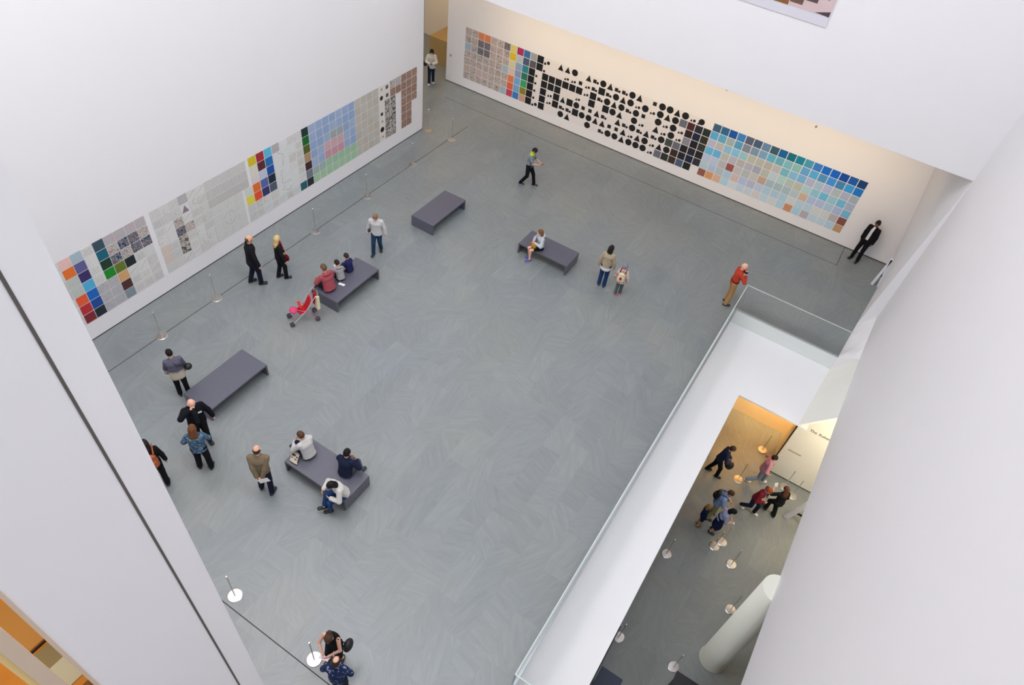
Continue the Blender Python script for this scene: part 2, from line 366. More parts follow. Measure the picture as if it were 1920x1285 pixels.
SOFT = ramp_mat('soft_pastel_wash', [(0.0, '#b8b4bc'), (0.5, '#c8c4c4'), (0.6, '#d0bcc0'), (1.0, '#b4c0c8')], 'noise', 7, 0.6, 1.0, 3, shift=True)
PHOTO = ramp_mat('grey_smudges', [(0.0, '#3a3836'), (0.42, '#5a5856'), (0.52, '#c0b8ae'), (1.0, '#cfc8bc')], 'noise', 9, 0.6, 0.5, 2, shift=True)
PMATS = [PM, MULTI, SWIRL, REDB, SPECK, SOFT, PHOTO]
PIDX = {'M': 1, 'W': 2, 'R': 3, 'K': 4, 'F': 5, 'P': 6}
PSZ = 0.302
NAMES = [('#1a1a1c', 'black'), ('#e8e6e2', 'white'), ('#bdbcba', 'pale grey'), ('#84868a', 'grey'), ('#4a4c50', 'dark grey'),
 ('#c02030', 'red'), ('#6a1a22', 'dark red'), ('#d85a28', 'orange red'), ('#e8843c', 'orange'), ('#d8c020', 'yellow'), ('#e8d880', 'pale yellow'),
 ('#3aa05a', 'green'), ('#14502c', 'dark green'), ('#5e6a20', 'olive'), ('#8fc09a', 'pale green'), ('#1a7a80', 'teal'), ('#8cc0bc', 'pale teal'),
 ('#1a5ab0', 'blue'), ('#0c2c60', 'navy'), ('#5aa8d8', 'sky blue'), ('#a8c4dc', 'pale blue'), ('#5a548c', 'purple'), ('#c4c0d8', 'lilac'),
 ('#e8b0b0', 'pink'), ('#c8a078', 'tan'), ('#6a4030', 'brown'), ('#3a2018', 'dark brown'), ('#dccfc0', 'cream'), ('#7a94ac', 'grey blue'), ('#b05050', 'brick red')]
def cname(h):
    c = np.array([int(h.lstrip('#')[i:i+2], 16) for i in (0, 2, 4)], float)
    return min(NAMES, key=lambda n: np.sum((c-np.array([int(n[0][1:][i:i+2], 16) for i in (0, 2, 4)]))**2))[1]
PN = {'M': 'multicoloured brushwork', 'W': 'swirling multicoloured', 'R': 'red-brown brushwork', 'K': 'fine grey line-marked', 'F': 'soft pastel', 'P': 'smudged grey'}

def plate_geo(spec):
    """faces of one plate in local u,v (0..PSZ), w outwards. returns list of (poly[(u,v,w)], colour, matindex)"""
    S = PSZ; T = 0.006; out = []
    kind, colr = spec[0], spec[1]
    mi = PIDX.get(kind, 0)
    def prism(poly, w0, w1, c, m):
        out.append(([(u, v, w1) for u, v in poly], c, m))
        n = len(poly)
        for i in range(n):
            a, d = poly[i], poly[(i+1) % n]
            out.append(([(a[0], a[1], w0), (d[0], d[1], w0), (d[0], d[1], w1), (a[0], a[1], w1)], c, m))
    prism([(0, 0), (S, 0), (S, S), (0, S)], 0, T, colr, mi)
    for sh in spec[2]:
        t = sh[0]; c = sh[-1]
        if t == 'sq': _, u, v, r, c = sh; prism([(u-r, v-r), (u+r, v-r), (u+r, v+r), (u-r, v+r)], T, T+.0015, c, 0)
        elif t == 'ci': _, u, v, r, c = sh; prism([(u+r*math.cos(a*math.pi/9), v+r*math.sin(a*math.pi/9)) for a in range(18)], T, T+.0015, c, 0)
        elif t == 'tr': _, u, v, r, c = sh; prism([(u-r, v-r), (u+r, v-r), (u, v+r)], T, T+.0015, c, 0)
        elif t == 'pl':
            pts = sh[1]
            for (a, d) in zip(pts[:-1], pts[1:]):
                dx, dy = d[0]-a[0], d[1]-a[1]; l = math.hypot(dx, dy) or 1; nx, ny = -dy/l*0.0055, dx/l*0.0055
                out.append(([(a[0]-nx, a[1]-ny, T+.0012), (d[0]-nx, d[1]-ny, T+.0012), (d[0]+nx, d[1]+ny, T+.0012), (a[0]+nx, a[1]+ny, T+.0012)], c, 0))
    return out

def make_plate_mesh(name, entries):
    V = []; F = []; MI = []; CO = []
    IL = {1: (.78, .765, .815), 0: (.92, .80, .67)}
    for (org, ud, vd, wd, spec) in entries:
        grp_ = int(wd[0] == 1)
        for poly, c, m in plate_geo(spec):
            n = len(V)
            for (u, v, ww) in poly: V.append(tuple(org[i]+ud[i]*u+vd[i]*v+wd[i]*ww for i in range(3)))
            F.append(tuple(range(n, n+len(poly)))); MI.append(m); CO.append((c, grp_))
    me = bpy.data.meshes.new(name); me.from_pydata(V, [], F)
    for m in PMATS: me.materials.append(m)
    me.polygons.foreach_set('material_index', MI)
    ca = me.color_attributes.new('paint', 'FLOAT_COLOR', 'CORNER')
    buf = []
    for f, (c, grp_) in zip(F, CO):
        l = [min(0.9, x/g) for x, g in zip(lin(c), IL[grp_])]
        for _ in f: buf += [*l, 1.0]
    ca.data.foreach_set('color', buf); me.update()
    return me

rp = random.Random(3)
BK = '#141212'
def arc(u, v, r, a0, a1, n=10): return [(u+r*math.cos(a0+(a1-a0)*i/n), v+r*math.sin(a0+(a1-a0)*i/n)) for i in range(n+1)]
def sketch(base='#c8c4c8'):
    s = PSZ; c = rp.choice(['#9b9a9f', '#8c8c96', '#a8a3a3', '#98938f']); k = rp.random(); sh = []
    if k < .3: sh.append(('pl', arc(s*rp.uniform(.2, .8), s*rp.uniform(.2, .8), s*rp.uniform(.2, .35), rp.uniform(0, 3), rp.uniform(3.5, 6)), c))
    elif k < .55: sh.append(('pl', [(s*.1, s*rp.uniform(.1, .5)), (s*.9, s*rp.uniform(.5, .9))], c)); 
    elif k < .8:
        for q in range(3): sh.append(('pl', [(s*.15, s*(.25+.22*q)), (s*.85, s*(.25+.22*q))], c))
    fixed = []
    for q in sh:
        if q[0] == 'pl': fixed.append(('pl', [(min(max(a, .006), s-.006), min(max(b_, .006), s-.006)) for a, b_ in q[1]], q[2]))
    return ('-', rp.choice([base, '#cbc8ca', '#c3c0c3', '#cfccce', '#c6c3c4']), fixed)
def plain(c): return ('-', c, [])
def pat(k, c='#b0a8a0'): return (k, c, [])

LEFT = {}   # (y0, row) -> spec
def putL(y, row, spec): LEFT[(round(y, 3), row)] = spec
A0, AP = 5.84, 0.320
secA = {0: ['#e8b4b0', '#ec6a26', '#b4b8b6', '#b4b8b6', '#e0542e', '#b3242c', '#7a1d28'],
        1: ['#9fb0bd', '#5a568c', '#33265e', '#4aa4d0', '#0e5cb4', '#0c4290', '#14202e'],
        3: ['#33495a', '#0e5a72', '#123226', '#08801c', 'K', 'K', 'K'],
        2: ['S', 'S', 'S', 'S', 'K', 'K', 'K'],
        4: ['F', 'M', 'W', '#5f6e1e', '#c89a68', '#482425', '#7c8796'],
        5: ['F', 'W', 'M', '#0f1c20', 'S', 'S', 'S'], 6: ['F', 'W', 'W', 'S', 'S', 'S', 'S'], 7: ['F', 'M', 'W', 'S', 'S', 'S', 'S']}
for c, colz in secA.items():
    for r_, k in enumerate(colz):
        putL(A0+c*AP, r_, sketch() if k == 'S' else (pat(k) if len(k) == 1 else plain(k)))
for r_ in range(7): putL(A0-AP, r_, plain('#c8c6c6' if r_ not in (2, 3) else '#b6b7b6'))
B0, BP = 8.55, 0.316
for c in range(11):
    for r_ in range(7):
        k = sketch('#c4c1c2')
        if (c, r_) in ((2, 2), (3, 3)): k = pat('M')
        if (c, r_) in ((3, 0),): k = pat('F')
        if (c, r_) in ((2, 3),): k = pat('W')
        if (c, r_) in ((2, 4), (2, 5)): k = pat('P')
        if (c, r_) == (3, 1): k = ('-', '#cfcdd0', [('tr', .15, .15, .12, '#8a7484')])
        if (c, r_) in ((0, 4), (0, 5)): k = plain('#c8b8b2')
        if c >= 6 and r_ <= 2: k = plain(['#c1bebf', '#bbb8ba', '#b6b3b4'][r_])
        if c >= 6 and r_ > 2: k = plain('#c6c5c6') if (c, r_) not in ((7, 4), (7, 5), (8, 4), (8, 5)) else ('-', '#c6c5c6', [('pl', arc(.30 if c == 7 else 0.006, .006 if r_ == 4 else .296, .2, {(7, 4): 1.6, (7, 5): 3.2, (8, 4): 0.05, (8, 5): 4.8}[(c, r_)], {(7, 4): 3.1, (7, 5): 4.6, (8, 4): 1.5, (8, 5): 6.2}[(c, r_)], 6), '#8c8e9a')])
        if c == 10 and r_ > 2: continue
        putL(B0+c*BP, r_, k)
C0, CP = 12.14, 0.3305
secC = {-1: [None, None, None, '#c8cac8', '#d6cc48', 'S', 'S'],
        0: ['#cdb41c', '#cfccc0', '#d2c4c8', '#de6a26', '#d84a24', 'S', 'S'],
        1: ['#9c2630', '#551c26', '#b8bcd0', '#5060a0', '#2c2a66', 'S', 'S'],
        2: ['#58b0d4', '#1a66ac', '#0e489c', '#101c30', '#4a5668', 'S', 'S'],
        3: ['F', 'L', 'L', 'L', 'L', 'L', 'S'], 4: ['L', 'L', 'L', 'L', 'L', 'L', 'S'], 5: ['S', 'L', 'S', 'S', 'L', 'L', 'S'],
        6: ['S', 'S', 'S', 'S', 'S', 'S', '#1d5668'],
        7: ['#0d2e28', '#06601e', '#525a1c', '#a8866a', '#3a1c20', '#6c7280', '#141a24']}
LINE = {(3, 1): [(.2, .29), (.29, .2)], (4, 1): [(.01, .2), (.1, .1), (.08, .01)], (4, 2): [(.08, .29), (.04, .1), (.01, .05)],
        (3, 3): [(.29, .25), (.2, .1), (.25, .01)], (3, 4): [(.25, .29), (.22, .12), (.29, .03)], (4, 5): [(.01, .1), (.15, .02), (.28, .15)], (3, 5): [(.28, .28), (.2, .15), (.29, .1)], (4, 4): [(.01, .03), (.2, .06), (.28, .03)]}
for c, colz in secC.items():
    for r_, k in enumerate(colz):
        if k is None: continue
        if k == 'S': s_ = sketch('#c8cad0')
        elif k == 'L': s_ = ('-', '#d0d0d5', [('pl', LINE[(c, r_)], '#787c86')] if (c, r_) in LINE else [])
        elif len(k) == 1: s_ = pat(k)
        else: s_ = plain(k)
        putL(C0+c*CP, r_, s_)
for c in range(8, 15):
    for r_ in range(7):
        q = c-8
        k = ['#98a8c8', '#92a4c8', '#8ca0c8', '#8a9ec4'][(q+r_) % 4]
        if r_ == 2 and q in (3, 4): k = '#9aa0a4'
        if r_ == 3 and q in (2, 3, 4): k = '#c49aa8' if q > 2 else '#b894a0'
        if r_ == 3 and q == 2: k = '#9aa2a0'
        if r_ in (3, 4) and q in (2, 3, 4): k = '#bf8d9c' if r_ == 4 else '#c4a0aa'
        if r_ >= 5: k = '#94b49c' if r_ == 5 else '#9cba9e'
        if r_ == 5 and q in (0, 1): k = '#94a8a8'
        putL(C0+c*CP, r_, plain(k))
for c in range(15, 19):
    for r_ in range(7): putL(C0+c*CP, r_, plain(['#b6b2ae', '#b4aca6', '#b8afa8'][(c*2+r_) % 3]))
for r_ in range(7):
    putL(C0+19*CP, r_, ('-', '#d6cecc', [('ci', .14, .15, .07+.02*(r_ % 3), BK)] if r_ in (1, 3, 5) else [('sq', .16, .16, .05, '#9a948e')] if r_ != 2 else []))
    for c in (20, 21):
        if r_ >= 2: putL(C0+c*CP, r_, pat('P'))
    if r_ < 2: putL(C0+20*CP, r_, ('-', '#d6cecc', [('sq', .14, .15, .07, '#4a4442')]))
    for c in (22, 23, 24, 25):
        if c == 22 and r_ > 1: continue
        if c == 25 and r_ > 3: continue
        if c == 22 and r_ == 0: putL(C0+c*CP, r_, pat('F')); continue
        putL(C0+c*CP, r_, pat('R'))
putL(C0+21*CP, 0, pat('M')); putL(C0+21*CP, 1, pat('R'))

BACK = {}   # (col,row)->spec
for c in range(7):
    for r_ in range(7):
        k = pat('M')
        if r_ == 0 and c in (2, 3): k = plain('#dd7e50')
        if (c, r_) in ((2, 2), (3, 2), (3, 1), (2, 1), (6, 0)): k = pat('W')
        if (c, r_) in ((0, 2), (6, 3), (6, 6)): k = plain('#a8b4b4')
        if (c, r_) in ((2, 5), (3, 5)): k = plain('#c8a89a')
        if (c, r_) == (0, 5): k = plain('#c8a88c')
        BACK[(c, r_)] = k
for c, l in {7: ['#dcc468', '#e2b820', '#dccb96', '#dec0a4', '#f07c44', '#e8643c', '#cf4456'],
             8: ['#b0285a', '#bcbcb4', '#94a0b4', '#9098ac', '#78a4c8', '#76a4be', '#3c7cb0'],
             9: ['#3a6c94', '#50586c', '#2e8284', '#2a7456', '#3ca05c', '#90801c', '#d4987a'],
             10: ['#a09c94', '#5c5652']}.items():
    for r_, k in enumerate(l): BACK[(c, r_)] = plain(k)
CW = '#ead7c6'
for r_ in range(7):
    c = 10 if r_ >= 2 else 11
    BACK[(c, r_)] = ('-', BK, []); BACK[(c+1, r_)] = ('-', CW, [('sq', .06, .055, .05, BK)] + ([('ci', .21, .12, .075, BK)] if r_ in (0, 6) else []))
    cc = c+2
    while cc < 33:
        if (cc, r_) in BACK: cc += 1; continue
        t = (cc-11)/22 + rp.uniform(-.18, .18)
        u = rp.random()
        if t < 0.33: s_ = [('sq', .151, .151, .146, BK)] if u < .5 else [('tr', .15, .15, .13, BK)] if u < .7 else [('tr', .1, .09, .06, BK), ('ci', .22, .1, .055, BK)] if u < .85 else []
        elif t < 0.62: s_ = [('sq', .1, .12, .075, BK), ('ci', .235, .09, .055, BK)] if u < .33 else [('tr', .15, .15, .14, BK)] if u < .6 else [('ci', .15, .15, .14, BK)] if u < .78 else [('sq', .15, .15, .08, BK)] if u < .9 else []
        else: s_ = [('ci', .15, .15, .145, BK)] if u < .38 else [('tr', .15, .15, .14, BK)] if u < .68 else [('tr', .09, .08, .055, BK), ('ci', .21, .09, .06, BK)] if u < .85 else []
        BACK[(cc, r_)] = ('-', CW, s_); cc += 1
BACK[(33, 0)] = ('-', CW, [('tr', .06, .06, .05, BK), ('ci', .17, .15, .125, BK)])
dark = {1: {34: '#242820', 33: '#20242a', 32: '#4a2220', 31: '#6a686a'}, 2: {34: '#2a2c1e', 33: '#181e34', 32: '#2a1c18'},
        3: {34: '#32332c', 33: '#181418', 32: '#8a8684'}, 4: {34: '#1e1a1e', 33: '#20202a', 32: '#1a171a', 31: '#6c686c', 30: '#46463e'},
        5: {34: '#2c2e34', 33: '#182032', 32: '#1a1a1e', 31: '#3a2418'}, 6: {33: '#141c16', 32: '#4c5a6c', 31: '#3c281c', 30: '#2a2c20', 29: '#6c6c70'}}
for r_, d in dark.items():
    for c, k in d.items(): BACK[(c, r_)] = plain(k)
for c in range(29, 35):
    for r_ in range(7):
        if BACK.get((c, r_)) and not (r_ in dark and c in dark[r_]) and c == 34: BACK.pop((c, r_))
BLUE = ['#3e5a70 #2a6486 #0f4f92 #3d7eb4 #555c6a #45586e #64849a #37575c #0a5d8e #0b6a74 #127f90 #4a97a8 #3a7ab8 #1069b8 #0a5fb5 #0b4590 #0f5596 #0a3a68',
        '#5ca4c2 #5fa3b4 #a4aca4 #5a9ab0 #84868e #7f929e #7d9fb4 #63aab8 #6aa9ae #82b5b6 #92bcae #6aa0c4 #5aa8c8 #5590b4 #3f8fd0 #4585a8 #3d9ad0 #1b74b8',
        '#bcb6c0 #c0b4a8 #94b8c4 #88bcd4 #9cc0bc #bcb8a0 #bcb4a0 #bcae9c #c4b8ac #7cb4b4 #88b8d4 #7cb0d8 #b8b4c0 #b0c0c4 #b8b8c8 #b8bab4 #b4b4bc #acaeac',
        '#66b4dc #6cacdc #c0b8a8 #bcb4b4 #bcb0a4 #b8aeb0 #aaa4a8 #bcb8a4 #c4ccc8 #b4ccbc #b8c0ac #c4bca4 #b4ccc4 #94c0c4 #70b8cc #a0c4c4 #74b8d0 #aeb0bc',
        '#c0c0d0 #c0c4d4 #bcb8b0 #a0554a #c4bcb4 #b8b8ac #c8c0b0 #c8a088 #a8b8b4 #a8b8b4 #acbab4 #b8c4bc #d4b090 #b4bccc #b8bccc #b0c4cc #b4b8c8 #7cb4c8',
        '#b8c8c0 #b8bcd0 #b8bcb4 #b0c4d0 #d8b8a4 #b8bcd4 #b8b4bc #c0c4cc #b4c8d8 #b4c4c8 #b4c8cc #d8d0c4 #bcccdc #bcccdc #d8d0c0 #d8d0c0 #c0b0a8 #8c4c3c',
        '#9a5a48 #e09858 #e0b090 #b8ccd4 #d8d4cc #c8ccd0 #ccd0dc #d8cabc #c4d0dc #d8d0c4 #b8cce0 #d08c60 #b0c8e4 #b8aca8 #c4d0dc #c8d0dc #b8ccd8 #c89468']
for r_, l in enumerate(BLUE):
    for i, k in enumerate(l.split()): BACK[(35+i, r_)] = plain(k)

ORD = ['top', 'second', 'third', 'fourth', 'fifth', 'sixth', 'bottom']
def ordn(n):
    return '%d%s' % (n, 'th' if 10 <= n % 100 <= 20 else {1: 'st', 2: 'nd', 3: 'rd'}.get(n % 10, 'th'))
plates = []
ys = sorted({y for y, _ in LEFT})
CAMP = np.array([15.76, 0, 15.5]); RM = np.array(CAMROT)
def proj(p):
    v = RM.T @ (np.array(p, float) - CAMP); return np.array([v[0]/-v[2], v[1]/-v[2]])*1288
def parea(org, ud, vd):
    q = [proj(org), proj([org[i]+ud[i]*PSZ for i in range(3)]), proj([org[i]+vd[i]*PSZ for i in range(3)])]
    a, b_ = q[1]-q[0], q[2]-q[0]; return abs(a[0]*b_[1]-a[1]*b_[0])
for (y, r_), s_ in LEFT.items():
    org = (0.003, y, 2.88-0.325*(r_+1)+0.012); ud = (0, 1, 0); vd = (0, 0, 1); wd = (1, 0, 0)
    desc = PN.get(s_[0]) or (cname(s_[1]) + (' line-drawn' if s_[2] else ''))
    plates.append((parea(org, ud, vd), org, ud, vd, wd, s_, '%s square plate, %s row, %s from near end of left wall' % (desc, ORD[r_], ordn(ys.index(y)+1)), 'plates in the grid on the left wall'))
ncol = 53
for (c, r_), s_ in BACK.items():
    org = (-0.87+0.332*c+0.015, 25.327, 2.77-0.33*(r_+1)+0.014); ud = (1, 0, 0); vd = (0, 0, 1); wd = (0, -1, 0)
    desc = PN.get(s_[0]) or (cname(s_[1]) + (' with black %s' % ('shapes' if len(s_[2]) > 1 else {'sq': 'square', 'ci': 'disc', 'tr': 'triangle'}.get(s_[2][0][0], 'line')) if s_[2] else ''))
    plates.append((parea(org, ud, vd), org, ud, vd, wd, s_, '%s square plate, %s row, %s from right end of back wall' % (desc, ORD[r_], ordn(ncol-c)), 'plates in the grid on the back wall'))
plates.sort(key=lambda q: -q[0])
for (_, org, ud, vd, wd, s_, lab, grp) in plates[:300]:
    me = make_plate_mesh('art_plate', [((0, 0, 0), ud, vd, wd, s_)])
    o = bpy.data.objects.new('art_plate', me); COL.objects.link(o); o.location = org
    tag(o, lab, 'art plate', grp)
rest = make_plate_mesh('art_plate', [(q[1], q[2], q[3], q[4], q[5]) for q in plates[300:]])
o = bpy.data.objects.new('art_plate', rest); COL.objects.link(o); o['kind'] = 'stuff'
tag(o, 'remaining small square plates with black shapes and colours on the far parts of both walls', 'art plate')

# large framed picture high on the upper back wall
pic = empty('framed_picture', (12.3, 21.13, 8.54))
MB().box((-1.45, -0.03, 0), (1.27, 0, 2.4)).build('frame', mat('white_mat_board', '#dedbe4', 0.5, 0, 0.02, 3), pic)
pm_ = MB(); PC = ['#d8bfc0', '#8a5a30', '#6b5244', '#5c4a48', '#4a3f46', '#b9a0a4']
def prect(x0, x1, z0, z1, c): pm_.cur = c; pm_.box((x0, -0.034-0.0015*(c > 0), z0), (x1, -0.029, z1))
prect(-1.35, 1.25, 0.26, 2.3, 0)
prect(-1.3, 0.09, 0.255, 2.2, 1); prect(0.11, 0.46, 0.355, 2.2, 2); prect(0.50, 0.82, 0.50, 2.2, 3); prect(0.85, 1.1, 0.66, 2.2, 3)
pm_.cur = 4; pm_.quad((0.85, -0.038, 0.285), (1.24, -0.038, 0.262), (1.24, -0.038, 0.40))
pm_.build('printed_image', [mat('print_%d' % i, c, 0.5, 0, 0.06, 3) for i, c in enumerate(PC)], pic)
tag(pic, 'large pinkish brown framed picture high on the upper back wall', 'picture')

# small wall fittings
for (x, z, lab) in ((14.22, 5.20, 'tiny grey fitting on the lower back wall above the plates, under the overhang'), (10.77, 5.34, 'tiny grey fitting under the overhang near the middle of the back wall')):
    o = MB().lathe([(0.04, 0), (0.04, 0.05), (0.025, 0.07)], 14).build('wall_fitting', mat('grey_plastic', '#a9a294', 0.5)); o.rotation_euler = (math.pi/2, 0, 0); o.location = (x, 25.33, z-1.2)
    tag(o, lab, 'fitting')
o = MB().box((-0.035, -0.02, -0.05), (0.035, 0, 0.05)).build('wall_switch', mat('grey_plastic'), loc=(-1.6, 25.33, 1.25)); tag(o, 'small grey switch plate at the left end of the back wall beside the passage', 'switch')

# ------------------------------------------------------------------ benches
BM = mat('charcoal_bench_laminate', '#555563', 0.38, 0, 0.06, 12, 0.05, 0.9)
def bench(loc, along_y, label, lx, ly):
    e = empty('bench', (loc[0], loc[1], 0))
    h = 0.43
    MB().box((-lx/2, -ly/2, h-0.055), (lx/2, ly/2, h)).build('seat', BM, e, bevel=0.006)
    for s_ in (-1, 1):
        if along_y: a, b_ = (-lx/2, s_*ly/2-(0.05 if s_ > 0 else 0), 0), (lx/2, s_*ly/2+(0.05 if s_ < 0 else 0), h-0.055)
        else: a, b_ = (s_*lx/2-(0.05 if s_ > 0 else 0), -ly/2, 0), (s_*lx/2+(0.05 if s_ < 0 else 0), ly/2, h-0.055)
        MB().box(a, b_).build('end_panel', BM, e, bevel=0.005)
    m = MB()
    if along_y: m.box((-0.04, -ly/2+0.05, 0.2), (0.0, ly/2-0.05, h-0.055))
    else: m.box((-lx/2+0.05, -0.02, 0.2), (lx/2-0.05, 0.02, h-0.055))
    m.build('centre_rail', BM, e)
    tag(e, label, 'bench', 'benches on the slate floor')
bench((4.10, 16.71), True, 'empty dark grey bench farthest from the camera, beside the left rope line', 0.94, 2.0)
bench((8.36, 17.32), False, 'dark grey bench with one seated visitor holding a mustard bag at its left end', 1.93, 0.92)
bench((4.10, 11.80), True, 'dark grey bench with a man in a red hoodie and two children on it', 0.95, 1.98)
bench((4.26, 6.80), True, 'empty dark grey bench behind the bald man in the black jacket', 0.96, 2.0)
bench((8.31, 6.27), False, 'dark grey bench with three people sitting on it, nearest the camera', 1.95, 0.90)

# ------------------------------------------------------------------ barrier stanchions
def stanchion_proto():
    e = empty('barrier_post')
    MB().lathe([(0.168, 0), (0.168, 0.008), (0.15, 0.016), (0.03, 0.022)], 40).build('base_plate', STEEL, e)
    MB().lathe([(0.013, 0.02), (0.013, 0.95)], 14).build('pole', STEEL, e, smooth=False)
    MB().lathe([(0.02, 0.945), (0.024, 0.955), (0.024, 0.975), (0.014, 0.985)], 16).build('cap', mat('polished_steel', '#f2f0ee', 0.15, 1.0), e, smooth=False)
    return e
posts = [((2.0, 0, 0), '')]
sp = [((1.31, 7.02, 0), 'steel barrier post on the left rope line below the red and blue plates'),
      ((1.31, 9.02, 0), 'steel barrier post on the left rope line left of the man in the black coat'),
      ((1.34, 13.30, 0), 'steel barrier post between the blond woman and the woman in a white jumper'),
      ((1.36, 15.99, 0), 'steel barrier post on the left rope line left of the empty far bench'),
      ((1.33, 18.75, 0), 'steel barrier post on the left rope line, third from its far end'),
      ((1.42, 21.27, 0), 'steel barrier post at the far end of the left rope line'),
      ((0.26, 21.20, 0), 'steel barrier post close to the far corner of the left wall'),
      ((8.71, 2.865, 0), 'steel barrier post beside the front pier at lower left'),
      ((11.05, 2.83, 0), 'steel barrier post next to the woman with the bun reading a phone')]
LP = [((17.90, 18.15, LZ), 'steel barrier post alone under the orange alcove light'),
      ((17.566, 16.375, LZ), 'steel barrier post between the man with a backpack in hand and the people in jackets'),
      ((17.92, 13.72, LZ), 'upper post of the touching pair of barrier posts in the lobby'),
      ((17.76, 13.42, LZ), 'lower post of the touching pair of barrier posts in the lobby'),
      ((18.45, 13.15, LZ), 'steel barrier post right of the touching pair in the lobby'),
      ((16.55, 12.25, LZ), 'steel barrier post near the white ledge, left of the touching pair'),
      ((18.93, 11.72, LZ), 'steel barrier post above the round column in the lobby'),
      ((16.408, 9.006, LZ), 'steel barrier post half behind the white ledge in the lobby'),
      ((18.10, 9.15, LZ), 'steel barrier post behind the black desk in the lobby'),
      ((19.05, 17.1, LZ), 'steel barrier post against the cream lobby wall behind the pink shirt'),
      ((19.40, 16.9, LZ), 'steel barrier post against the cream lobby wall behind the long-haired woman')]
proto = None
for i, (loc, lab) in enumerate(sp + LP):
    if proto is None: proto = e = stanchion_proto()
    else:
        e = proto.copy(); COL.objects.link(e)
        for ch in proto.children:
            c = ch.copy(); COL.objects.link(c); c.parent = e
    e.location = loc
    tag(e, lab, 'barrier post', 'steel barrier posts')

# ------------------------------------------------------------------ folding signs
def sign(loc, w_, h_, d_, t_, lab):
    e = empty('folding_sign', loc)
    P = mat('white_sign_panel', '#e6e8ee', 0.5, 0, 0.02, 6)
    for s_ in (-1, 1):
        m = MB(); a = math.atan2(w_/2, h_); M = Matrix.Translation((s_*w_/2, 0, 0)) @ Matrix.Rotation(-s_*a, 4, 'Y')
        m.box((-t_/2, -d_/2, 0), (t_/2, d_/2, h_/math.cos(a)), M); m.build('panel', P, e, bevel=0.01)
    MB().box((-w_*0.3, -0.02, h_*0.36), (w_*0.3, 0.02, h_*0.42)).build('stay', BLACKM, e)
    tag(e, lab, 'sign')
sign((18.62, 23.75, 0), 0.22, 1.25, 0.10, 0.09, 'white folding sign at the far right corner of the slate floor')
sign((19.75, 15.92, LZ), 0.62, 1.2, 0.12, 0.17, 'white folding sign in the lobby below the right wall, seen edge on')

# lobby desks at the bottom
e = empty('reception_desk', (19.4, 7.4, LZ))
MB().box((-1.25, -1.4, 0), (1.25, 1.2, 1.0)).build('cabinet', mat('black_laminate', '#1e1d24', 0.4, 0, 0.03, 8), e, bevel=0.01)
MB().box((-1.3, -1.45, 1.0), (1.3, 1.25, 1.05)).build('desk_top', mat('black_desk_top', '#24222a', 0.3, 0, 0.03, 8), e, bevel=0.005)
tag(e, 'black reception desk in the lobby at the bottom edge, beside the round column', 'desk')
e = empty('ticket_counter', (15.7, 6.2, LZ))
MB().box((-0.6, -2.4, 0), (0.55, 2.6, 1.05)).build('cabinet', mat('black_laminate'), e, bevel=0.01)
MB().box((-0.62, -2.42, 1.05), (0.60, 2.62, 1.10)).build('counter_top', mat('black_desk_top'), e, bevel=0.005)
tag(e, 'long black counter running under the edge of the white ledge in the lobby', 'counter')
e = empty('side_table', (16.72, 7.1, LZ))
MB().box((-0.38, -0.7, 0.86), (0.25, 0.55, 0.92)).build('table_top', mat('navy_laminate', '#39435c', 0.5, 0, 0.04, 8), e, bevel=0.005)
for sx, sy in ((-.33, -.62), (.2, -.62), (-.33, .48), (.2, .48)): MB().tube([(sx, sy, 0), (sx, sy, 0.86)], 0.02).build('leg', BLACKM, e)
tag(e, 'dark blue table next to the long black counter in the lobby', 'table')
e = MB().box((-0.12, -0.09, 0), (0.12, 0.09, 0.22)).build('basket', mat('cream_canvas', '#d8cfae', 0.9, 0, 0.1, 30), loc=(16.55, 6.95, LZ+0.92), bevel=0.02)
m = MB(); m.tube([(0.13*math.cos(a), 0, 0.2+0.16*math.sin(a)) for a in np.linspace(0, math.pi, 12)], 0.012); m.build('handle', mat('cream_canvas'), e)
tag(e, 'cream basket with a round handle on the dark blue table', 'basket')
# ------------------------------------------------------------------ people: distance fields turned into continuous surfaces
def seg_cap(a, b, ra, rb): return ('cap', np.array(a, float), np.array(b, float), ra, rb)
def loft(a, b, side, front, wa, wb): return ('loft', np.array(a, float), np.array(b, float), np.array(side, float), np.array(front, float), wa, wb)
def ell(c, axes, radii): return ('ell', np.array(c, float), np.array(axes, float), np.array(radii, float))
def pbounds(p):
    if p[0] == 'cap': r = max(p[3], p[4]); return np.minimum(p[1], p[2])-r, np.maximum(p[1], p[2])+r
    if p[0] == 'loft': r = max(*p[5], *p[6]); return np.minimum(p[1], p[2])-r, np.maximum(p[1], p[2])+r
    r = max(p[3]); return p[1]-r, p[1]+r
def peval(p, P):
    if p[0] == 'cap':
        ab = p[2]-p[1]; t = np.clip(((P-p[1])@ab)/max(ab@ab, 1e-9), 0, 1)
        return np.linalg.norm(P-p[1]-t[..., None]*ab, axis=-1)-(p[3]+(p[4]-p[3])*t)
    if p[0] == 'loft':
        ab = p[2]-p[1]; t = np.clip(((P-p[1])@ab)/max(ab@ab, 1e-9), 0, 1); d = P-p[1]-t[..., None]*ab
        u = d@p[3]; v = d@p[4]; ww = d-u[..., None]*p[3]-v[..., None]*p[4]; ww = np.linalg.norm(ww, axis=-1)
        rx = p[5][0]+(p[6][0]-p[5][0])*t; ry = p[5][1]+(p[6][1]-p[5][1])*t; m = np.minimum(rx, ry)
        q = np.sqrt((u/rx)**2+(v/ry)**2+(ww/m)**2); return (q-1)*m
    d = (P-p[1])@p[2].T; q = np.sqrt(((d/p[3])**2).sum(-1)); return (q-1)*p[3].min()
